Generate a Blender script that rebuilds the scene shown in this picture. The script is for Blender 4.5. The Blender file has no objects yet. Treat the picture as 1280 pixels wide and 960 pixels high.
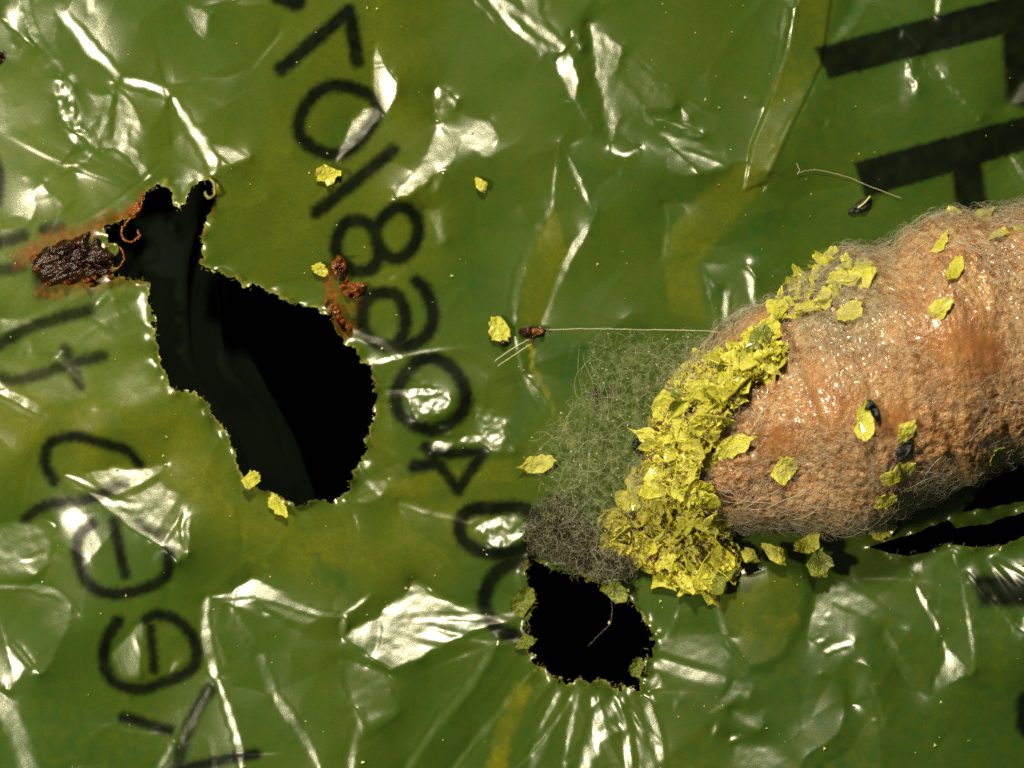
import bpy, math, random
import numpy as np
from mathutils import Vector, Matrix

rng = np.random.default_rng(7)
random.seed(7)
scene = bpy.context.scene
COL = scene.collection

# ------------------------------------------------------------------ camera, world, lamps, exposure
# one unit is one hundred pixels of the photograph on the film; the camera looks straight down, like a microscope
CAM_Z = 60.0
cam_d = bpy.data.cameras.new('camera')
cam = bpy.data.objects.new('camera', cam_d)
COL.objects.link(cam)
cam.location = (0, 0, CAM_Z)
cam_d.sensor_width = 36.0
cam_d.lens = 36.0 * CAM_Z / 12.8
cam_d.clip_start = 0.5
cam_d.clip_end = 200.0
cam_d.dof.use_dof = True
cam_d.dof.focus_distance = CAM_Z - 0.8
cam_d.dof.aperture_fstop = 0.15
scene.camera = cam

world = bpy.data.worlds.new('World')
scene.world = world
world.use_nodes = True
world.node_tree.nodes['Background'].inputs[0].default_value = (0.75, 0.85, 0.8, 1)
world.node_tree.nodes['Background'].inputs[1].default_value = 0.06

# two small lamps on arms, as beside a microscope: one behind the specimen, one at its left
LAMPS = [(Vector((-4.0, 35.0, 42.0)), 6.4, 36000.0), (Vector((-25.0, -3.0, 25.0)), 3.8, 12500.0)]
for pos, size, power in LAMPS:
    ld = bpy.data.lights.new('arm_lamp', 'AREA')
    ld.shape = 'DISK'
    ld.size = size
    ld.energy = power
    ld.color = (1.0, 0.875, 0.60)
    lo = bpy.data.objects.new('arm_lamp', ld)
    COL.objects.link(lo)
    lo.location = pos
    lo.rotation_euler = (-pos).to_track_quat('-Z', 'Y').to_euler()

scene.view_settings.view_transform = 'Standard'
scene.view_settings.look = 'None'
scene.view_settings.exposure = 0.0
scene.view_settings.gamma = 1.0
scene.view_settings.use_curve_mapping = False
scene.cycles.use_denoising = False
scene.cycles.max_bounces = 8
scene.cycles.transparent_max_bounces = 24

# ------------------------------------------------------------------ helpers
def W(px, py, z=0.0):
    """photograph pixel -> place on the level z"""
    k = 1.0 - z / CAM_Z
    return ((px - 640.0) / 100.0 * k, (480.0 - py) / 100.0 * k, z)

def tag(o, label=None, cat=None, group=None, kind=None):
    if label: o['label'] = label
    if cat: o['category'] = cat
    if group: o['group'] = group
    if kind: o['kind'] = kind
    return o

def link(name, me, mat=None, parent=None):
    o = bpy.data.objects.new(name, me)
    COL.objects.link(o)
    if mat is not None and me is not None and len(me.materials) == 0:
        me.materials.append(mat)
    if parent is not None:
        o.parent = parent
    return o

def empty(name, loc=(0, 0, 0)):
    o = bpy.data.objects.new(name, None)
    COL.objects.link(o)
    o.location = loc
    o.empty_display_size = 0.1
    return o

def mesh_np(name, V, F, smooth=True):
    """V (n,3), F (m,3) or (m,4)"""
    me = bpy.data.meshes.new(name)
    V = np.ascontiguousarray(V, dtype=np.float32)
    F = np.ascontiguousarray(F, dtype=np.int32)
    k = F.shape[1]
    me.vertices.add(len(V)); me.vertices.foreach_set('co', V.ravel())
    me.loops.add(F.size); me.loops.foreach_set('vertex_index', F.ravel())
    me.polygons.add(len(F))
    me.polygons.foreach_set('loop_start', np.arange(0, F.size, k, dtype=np.int32))
    me.polygons.foreach_set('use_smooth', np.full(len(F), smooth, dtype=bool))
    me.update(calc_edges=True)
    me.validate()
    return me

def tubes(paths, radii, sides=4):
    """paths: (n, k, 3); radii: (n,) -> one V, F"""
    paths = np.asarray(paths, dtype=float)
    n, k, _ = paths.shape
    T = np.gradient(paths, axis=1)
    T /= np.linalg.norm(T, axis=2, keepdims=True) + 1e-9
    up = np.zeros_like(T); up[..., 2] = 1.0
    A = np.cross(T, up); A /= np.linalg.norm(A, axis=2, keepdims=True) + 1e-6
    B = np.cross(T, A)
    taper = np.ones(k); taper[0] = taper[-1] = 0.35
    R = np.asarray(radii)[:, None, None] * taper[None, :, None]
    rings = []
    for j in range(sides):
        a = 2 * math.pi * j / sides
        rings.append(paths + R * (math.cos(a) * A + math.sin(a) * B))
    V = np.stack(rings, axis=2).reshape(-1, 3)
    i = np.arange(n)[:, None, None] * k * sides
    s = np.arange(k - 1)[None, :, None] * sides
    j = np.arange(sides)[None, None, :]
    j2 = (j + 1) % sides
    F = np.stack([i + s + j, i + s + j2, i + s + sides + j2, i + s + sides + j], axis=-1).reshape(-1, 4)
    return V, F

def field(shape, scale_px, seed, step=2.0, beta=0.0):
    """smooth random field, unit deviation, feature size in pixels"""
    r = np.random.default_rng(seed)
    n = r.standard_normal(shape)
    fy = np.fft.fftfreq(shape[0])[:, None]; fx = np.fft.rfftfreq(shape[1])[None, :]
    f = np.sqrt(fx * fx + fy * fy)
    s = scale_px / step
    filt = np.exp(-(f * s) ** 2 * 2.0)
    out = np.fft.irfft2(np.fft.rfft2(n) * filt, s=shape)
    return (out - out.mean()) / (out.std() + 1e-9)

# ------------------------------------------------------------------ materials
def new_mat(name):
    m = bpy.data.materials.new(name)
    m.use_nodes = True
    nt = m.node_tree
    return m, nt, nt.nodes['Principled BSDF']

def node(nt, typ, **kw):
    n = nt.nodes.new(typ)
    for k, v in kw.items():
        setattr(n, k, v)
    return n

def mixrgb(nt, fac, a, b):
    n = nt.nodes.new('ShaderNodeMix'); n.data_type = 'RGBA'
    for sock, val in ((0, fac), (6, a), (7, b)):
        if hasattr(val, 'links') or isinstance(val, bpy.types.NodeSocket):
            nt.links.new(val, n.inputs[sock])
        else:
            n.inputs[sock].default_value = val
    return n.outputs[2]

def mathn(nt, op, a, b=None, clamp=False):
    n = nt.nodes.new('ShaderNodeMath'); n.operation = op; n.use_clamp = clamp
    for i, val in enumerate((a, b)):
        if val is None: continue
        if isinstance(val, bpy.types.NodeSocket):
            nt.links.new(val, n.inputs[i])
        else:
            n.inputs[i].default_value = val
    return n.outputs[0]

def noise(nt, scale, detail=3.0, rough=0.5, vec=None):
    n = nt.nodes.new('ShaderNodeTexNoise')
    n.inputs['Scale'].default_value = scale
    n.inputs['Detail'].default_value = detail
    n.inputs['Roughness'].default_value = rough
    if vec is None:
        tc = nt.nodes.new('ShaderNodeTexCoord')
        vec = tc.outputs['Object']
    nt.links.new(vec, n.inputs['Vector'])
    return n.outputs['Fac']

def ramp(nt, fac, lo, hi):
    n = nt.nodes.new('ShaderNodeMapRange')
    nt.links.new(fac, n.inputs[0])
    n.inputs[1].default_value = lo; n.inputs[2].default_value = hi
    return n.outputs[0]

def bump(nt, bsdf, height, strength, dist):
    b = nt.nodes.new('ShaderNodeBump')
    b.inputs['Strength'].default_value = strength
    b.inputs['Distance'].default_value = dist
    nt.links.new(height, b.inputs['Height'])
    nt.links.new(b.outputs[0], bsdf.inputs['Normal'])
    return b

def film_material():
    m, nt, b = new_mat('green_film')
    a1 = node(nt, 'ShaderNodeVertexColor', layer_name='mask')
    a2 = node(nt, 'ShaderNodeVertexColor', layer_name='mask_b')
    s1 = nt.nodes.new('ShaderNodeSeparateColor'); nt.links.new(a1.outputs[0], s1.inputs[0])
    s2 = nt.nodes.new('ShaderNodeSeparateColor'); nt.links.new(a2.outputs[0], s2.inputs[0])
    ink, yellow, edge = s1.outputs[0], s1.outputs[1], s1.outputs[2]
    rust, teal, pale = s2.outputs[0], s2.outputs[1], s2.outputs[2]
    n1 = ramp(nt, noise(nt, 0.55, 3), 0.3, 0.7)
    base = mixrgb(nt, n1, (0.028, 0.074, 0.005, 1), (0.058, 0.098, 0.004, 1))
    base = mixrgb(nt, yellow, base, (0.215, 0.205, 0.004, 1))
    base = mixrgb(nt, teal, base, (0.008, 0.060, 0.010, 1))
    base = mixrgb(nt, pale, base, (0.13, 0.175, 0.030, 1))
    # mottled pigment and fine grain
    mo = ramp(nt, noise(nt, 7.0, 5, 0.75), 0.35, 0.65)
    base = mixrgb(nt, mathn(nt, 'MULTIPLY', mo, 0.40), base, (0.078, 0.082, 0.006, 1))
    mo2 = ramp(nt, noise(nt, 9.5, 4, 0.75), 0.45, 0.68)
    base = mixrgb(nt, mathn(nt, 'MULTIPLY', mo2, 0.32), base, (0.022, 0.078, 0.012, 1))
    g = ramp(nt, noise(nt, 38, 2, 0.7), 0.25, 0.75)
    grain = mixrgb(nt, mathn(nt, 'MULTIPLY', g, 0.35), base, (0.02, 0.045, 0.005, 1))
    fine = ramp(nt, noise(nt, 14, 4, 0.7), 0.3, 0.75)
    rustc = mixrgb(nt, fine, (0.05, 0.012, 0.002, 1), (0.28, 0.085, 0.008, 1))
    rf = mathn(nt, 'MULTIPLY', rust, mathn(nt, 'ADD', mathn(nt, 'MULTIPLY', fine, 0.9), 0.45), True)
    c = mixrgb(nt, ink, grain, (0.0035, 0.0055, 0.003, 1))
    c = mixrgb(nt, rf, c, rustc)
    c = mixrgb(nt, edge, c, (0.40, 0.38, 0.08, 1))
    nt.links.new(c, b.inputs['Base Color'])
    spec = mathn(nt, 'SUBTRACT', 0.58, mathn(nt, 'MULTIPLY', ink, 0.47))
    nt.links.new(spec, b.inputs['Specular IOR Level'])
    rr = mathn(nt, 'ADD', mathn(nt, 'MULTIPLY', noise(nt, 3, 4, 0.6), 0.08), 0.195)
    rr = mathn(nt, 'ADD', rr, mathn(nt, 'MULTIPLY', ink, 0.06))
    nt.links.new(rr, b.inputs['Roughness'])
    cw = mathn(nt, 'SUBTRACT', 0.05, mathn(nt, 'MULTIPLY', ink, 0.04))
    nt.links.new(cw, b.inputs['Coat Weight'])
    b.inputs['Coat Roughness'].default_value = 0.40
    bb = node(nt, 'ShaderNodeBump')
    hgt = mathn(nt, 'ADD', mathn(nt, 'MULTIPLY', noise(nt, 75, 2, 0.6), 1.6), mathn(nt, 'MULTIPLY', noise(nt, 11, 3, 0.6), 0.5))
    bump(nt, b, hgt, 0.5, 0.0011)
    return m

def simple(name, col, rough=0.5, spec=0.5, col2=None, scale=6.0, bumps=None, trans=0.0, sss=0.0, detail=4.0):
    m, nt, b = new_mat(name)
    if col2 is None:
        col2 = tuple(min(1, c * 1.5) for c in col)
    f = ramp(nt, noise(nt, scale, detail, 0.6), 0.3, 0.7)
    c = mixrgb(nt, f, (*col, 1), (*col2, 1))
    nt.links.new(c, b.inputs['Base Color'])
    b.inputs['Roughness'].default_value = rough
    b.inputs['Specular IOR Level'].default_value = spec
    if trans:
        # light that passes through thin plastic or silk
        tr = nt.nodes.new('ShaderNodeBsdfTranslucent')
        nt.links.new(c, tr.inputs[0])
        mx = nt.nodes.new('ShaderNodeMixShader'); mx.inputs[0].default_value = trans
        nt.links.new(b.outputs[0], mx.inputs[1]); nt.links.new(tr.outputs[0], mx.inputs[2])
        nt.links.new(mx.outputs[0], nt.nodes['Material Output'].inputs[0])
    if sss:
        b.inputs['Subsurface Weight'].default_value = sss
        b.inputs['Subsurface Radius'].default_value = (0.25, 0.1, 0.04)
        b.inputs['Subsurface Scale'].default_value = 0.4
    if bumps:
        bump(nt, b, noise(nt, bumps[0], 4, 0.65), bumps[1], bumps[2])
    return m

M_FILM = film_material()
M_UNDER = simple('shade_inner_film', (0.0024, 0.0052, 0.0034), 0.8, 0.03, (0.0040, 0.0066, 0.0040), 3, (5, 0.2, 0.02))  # shade inside the hole is put into this near-black colour
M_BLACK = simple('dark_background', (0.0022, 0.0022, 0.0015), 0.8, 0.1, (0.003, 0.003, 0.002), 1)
def scrap_material(name, c0, c1, c2):
    m, nt, b = new_mat(name)
    oi = nt.nodes.new('ShaderNodeObjectInfo')
    f = ramp(nt, noise(nt, 5, 4, 0.65), 0.3, 0.7)
    c = mixrgb(nt, f, (*c0, 1), (*c1, 1))
    va = node(nt, 'ShaderNodeVertexColor', layer_name='mask')
    sp = nt.nodes.new('ShaderNodeSeparateColor'); nt.links.new(va.outputs[0], sp.inputs[0])
    core = mathn(nt, 'MULTIPLY', mathn(nt, 'SUBTRACT', 1.0, sp.outputs[0], True), 0.65)
    c = mixrgb(nt, core, c, (c2[0] * 0.72, c2[1] * 0.80, c2[2], 1))
    c = mixrgb(nt, mathn(nt, 'MULTIPLY', oi.outputs['Random'], 0.55), c, (*c2, 1))
    nt.links.new(c, b.inputs['Base Color'])
    b.inputs['Roughness'].default_value = 0.26
    b.inputs['Coat Weight'].default_value = 0.35
    b.inputs['Coat Roughness'].default_value = 0.15
    bump(nt, b, noise(nt, 4, 3, 0.6), 0.7, 0.10)
    tr = nt.nodes.new('ShaderNodeBsdfTranslucent'); nt.links.new(c, tr.inputs[0])
    mx = nt.nodes.new('ShaderNodeMixShader'); mx.inputs[0].default_value = 0.26
    nt.links.new(b.outputs[0], mx.inputs[1]); nt.links.new(tr.outputs[0], mx.inputs[2])
    nt.links.new(mx.outputs[0], nt.nodes['Material Output'].inputs[0])
    return m
M_FLAKE = scrap_material('yellow_film_scrap', (0.76, 0.71, 0.05), (0.92, 0.89, 0.24), (0.58, 0.57, 0.03))
M_FLAKE_G = scrap_material('greenish_film_scrap', (0.17, 0.22, 0.02), (0.36, 0.37, 0.05), (0.14, 0.19, 0.02))
M_CRUMB = simple('yellow_crumb', (0.60, 0.56, 0.03), 0.33, 0.5, (0.85, 0.80, 0.12), 12, (16, 0.6, 0.05), trans=0.25)
M_BURR = simple('torn_plastic_burr', (0.10, 0.12, 0.02), 0.4, 0.5, (0.36, 0.33, 0.10), 12, None, trans=0.2)
M_SILK = simple('pale_silk', (0.70, 0.61, 0.48), 0.24, 0.7, (0.88, 0.82, 0.70), 3, None, trans=0.35)
M_SILK_G = simple('grey_silk', (0.40, 0.41, 0.27), 0.26, 0.7, (0.72, 0.70, 0.54), 2.5, None, trans=0.45)
M_SILK_D = simple('sooty_silk', (0.018, 0.018, 0.010), 0.3, 0.6, (0.24, 0.22, 0.13), 9, None, trans=0.2)
M_RESIN = simple('dark_burnt_resin', (0.004, 0.0013, 0.0007), 0.24, 0.5, (0.035, 0.010, 0.004), 8, (9, 0.7, 0.05))
M_AMBER = simple('amber_resin', (0.055, 0.012, 0.002), 0.22, 0.5, (0.30, 0.085, 0.008), 12, (9, 0.7, 0.06))
M_SPECK = simple('black_speck', (0.006, 0.010, 0.009), 0.4, 0.5, (0.016, 0.024, 0.020), 14, (20, 0.5, 0.03))
M_DUST = simple('pale_dust', (0.35, 0.38, 0.10), 0.4, 0.5, (0.75, 0.72, 0.35), 3)

def body_material():
    m, nt, b = new_mat('pupa_skin')
    n1 = ramp(nt, noise(nt, 1.3, 4, 0.6), 0.34, 0.66)
    n2 = ramp(nt, noise(nt, 11.0, 5, 0.75), 0.40, 0.62)
    n3 = ramp(nt, noise(nt, 2.4, 5, 0.7), 0.36, 0.62)
    n4 = ramp(nt, noise(nt, 13.0, 4, 0.7), 0.50, 0.66)
    c = mixrgb(nt, n1, (0.24, 0.088, 0.024, 1), (0.48, 0.225, 0.080, 1))
    va = node(nt, 'ShaderNodeVertexColor', layer_name='mask')
    sp = nt.nodes.new('ShaderNodeSeparateColor'); nt.links.new(va.outputs[0], sp.inputs[0])
    c = mixrgb(nt, mathn(nt, 'MULTIPLY', n4, mathn(nt, 'MULTIPLY', sp.outputs[0], 0.75)), c, (0.075, 0.027, 0.011, 1))
    crust = mathn(nt, 'MULTIPLY', mathn(nt, 'MULTIPLY', n2, mathn(nt, 'ADD', mathn(nt, 'MULTIPLY', n3, 0.7), 0.20)), sp.outputs[0], True)
    c = mixrgb(nt, crust, c, (0.62, 0.45, 0.22, 1))
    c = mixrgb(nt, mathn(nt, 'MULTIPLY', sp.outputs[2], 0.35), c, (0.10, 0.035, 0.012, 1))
    gr = mixrgb(nt, n2, (0.075, 0.065, 0.028, 1), (0.30, 0.27, 0.15, 1))
    c = mixrgb(nt, mathn(nt, 'MULTIPLY', sp.outputs[1], 0.85), c, gr)
    nt.links.new(c, b.inputs['Base Color'])
    b.inputs['Roughness'].default_value = 0.22
    b.inputs['Subsurface Weight'].default_value = 0.10
    b.inputs['Subsurface Radius'].default_value = (0.3, 0.12, 0.05)
    b.inputs['Subsurface Scale'].default_value = 0.25
    b.inputs['Coat Weight'].default_value = 0.45
    b.inputs['Coat Roughness'].default_value = 0.13
    h = mathn(nt, 'MULTIPLY', mathn(nt, 'ADD', mathn(nt, 'MULTIPLY', noise(nt, 24, 3, 0.6), 0.6), mathn(nt, 'MULTIPLY', noise(nt, 10, 4, 0.6), 1.0)), mathn(nt, 'ADD', mathn(nt, 'MULTIPLY', sp.outputs[0], 0.8), 0.2))
    bump(nt, b, h, 1.0, 0.05)
    return m
M_BODY = body_material()

def membrane_material(name, col, lo, hi, scale, amax):
    m, nt, b = new_mat(name)
    b.inputs['Base Color'].default_value = (*col, 1)
    b.inputs['Roughness'].default_value = 0.35
    f = ramp(nt, noise(nt, scale, 6, 0.72), lo, hi)
    va = node(nt, 'ShaderNodeVertexColor', layer_name='mask')
    sp = nt.nodes.new('ShaderNodeSeparateColor'); nt.links.new(va.outputs[0], sp.inputs[0])
    a = mathn(nt, 'MULTIPLY', mathn(nt, 'MULTIPLY', f, amax), sp.outputs[0], True)
    nt.links.new(a, b.inputs['Alpha'])
    bump(nt, b, noise(nt, scale * 3, 4, 0.7), 0.8, 0.05)
    return m

# ------------------------------------------------------------------ the film: grid over the photographed piece and a margin
STEP = 2.0
X0, X1, Y0, Y1 = -140.0, 1420.0, -130.0, 1090.0
NX = int((X1 - X0) / STEP) + 1
NY = int((Y1 - Y0) / STEP) + 1
gx = X0 + STEP * np.arange(NX)
gy = Y0 + STEP * np.arange(NY)
PX, PY = np.meshgrid(gx, gy)

def seg_dist(pts, qx, qy):
    """distance to polyline and arc position"""
    d = np.full(qx.shape, 1e9)
    for (ax, ay), (bx, by) in zip(pts[:-1], pts[1:]):
        vx, vy = bx - ax, by - ay
        L = vx * vx + vy * vy + 1e-9
        t = np.clip(((qx - ax) * vx + (qy - ay) * vy) / L, 0, 1)
        d = np.minimum(d, np.hypot(qx - ax - t * vx, qy - ay - t * vy))
    return d

def seg_side(pts, qx, qy):
    d = np.full(qx.shape, 1e9); sg = np.ones(qx.shape); tt_ = np.zeros(qx.shape)
    n_ = len(pts) - 1
    for i, ((ax, ay), (bx, by)) in enumerate(zip(pts[:-1], pts[1:])):
        vx, vy = bx - ax, by - ay
        L_ = vx * vx + vy * vy + 1e-9
        t = np.clip(((qx - ax) * vx + (qy - ay) * vy) / L_, 0, 1)
        e = np.hypot(qx - ax - t * vx, qy - ay - t * vy)
        w_ = e < d
        d = np.where(w_, e, d); sg = np.where(w_, np.sign(vx * (qy - ay) - vy * (qx - ax)), sg); tt_ = np.where(w_, (i + t) / n_, tt_)
    return d, sg, tt_

def inside(pts, qx, qy):
    r = np.zeros(qx.shape, dtype=bool)
    n = len(pts)
    for i in range(n):
        ax, ay = pts[i]; bx, by = pts[(i + 1) % n]
        c = ((ay > qy) != (by > qy)) & (qx < (bx - ax) * (qy - ay) / (by - ay + 1e-12) + ax)
        r ^= c
    return r

def window(pts, pad):
    a = np.array(pts, dtype=float)
    i0 = int(max(0, (a[:, 0].min() - pad - X0) // STEP)); i1 = int(min(NX, (a[:, 0].max() + pad - X0) // STEP + 2))
    j0 = int(max(0, (a[:, 1].min() - pad - Y0) // STEP)); j1 = int(min(NY, (a[:, 1].max() + pad - Y0) // STEP + 2))
    return slice(j0, max(j0, j1)), slice(i0, max(i0, i1))

def sstep(x):
    x = np.clip(x, 0, 1)
    return x * x * (3 - 2 * x)

def paint_line(M, pts, w, v, soft=2.5, jag=None):
    s = window(pts, w / 2 + soft + 4)
    qx, qy = PX[s], PY[s]
    d = seg_dist(pts, qx, qy)
    if jag is not None:
        d = d + jag[s]
    m = sstep((w / 2 + soft / 2 - d) / soft) * v
    M[s] = np.maximum(M[s], m)
    return s, m

def paint_fold(M, pts, w, soft, jag):
    s = window(pts, w / 2 + soft + 4)
    d, sg, ta = seg_side(pts, PX[s], PY[s])
    prof = 0.40 + 0.60 * np.sqrt(np.clip(np.sin(math.pi * ta), 0, 1)) + 0.12 * np.sin(ta * 17 + pts[0][0]) + 0.10 * np.sin(ta * 41 + pts[0][1])
    m = sstep((w / 2 * prof + soft / 2 - d - jag[s]) / soft)
    M[s] = np.maximum(M[s], m)
    return s, m

def paint_poly(M, pts, v, soft=4.0, jag=None):
    s = window(pts, soft + 4)
    qx, qy = PX[s], PY[s]
    d = seg_dist(list(pts) + [pts[0]], qx, qy)
    d = np.where(inside(pts, qx, qy), -d, d)
    if jag is not None:
        d = d + jag[s]
    m = sstep((soft / 2 - d) / soft) * v
    M[s] = np.maximum(M[s], m)
    return s, m

def spline(pts, n=8, closed=False):
    p = [np.array(q, dtype=float) for q in pts]
    out = []
    N = len(p)
    rngi = range(N if closed else N - 1)
    for i in rngi:
        p0 = p[(i - 1) % N] if (closed or i > 0) else p[i]
        p1 = p[i]; p2 = p[(i + 1) % N]
        p3 = p[(i + 2) % N] if (closed or i + 2 < N) else p2
        for k in range(n):
            t = k / n
            out.append(tuple(0.5 * ((2 * p1) + (p2 - p0) * t + (2 * p0 - 5 * p1 + 4 * p2 - p3) * t * t + (3 * p1 - p0 - 3 * p2 + p3) * t ** 3)))
    out.append(tuple(p[0] if closed else p[-1]))
    return out

def ring(cx, cy, rx, ry, rot=0.0, a0=0, a1=360, n=28):
    r = math.radians(rot); out = []
    for k in range(n + 1):
        a = math.radians(a0 + (a1 - a0) * k / n)
        x, y = rx * math.cos(a), ry * math.sin(a)
        out.append((cx + x * math.cos(r) - y * math.sin(r), cy + x * math.sin(r) + y * math.cos(r)))
    return out

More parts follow.
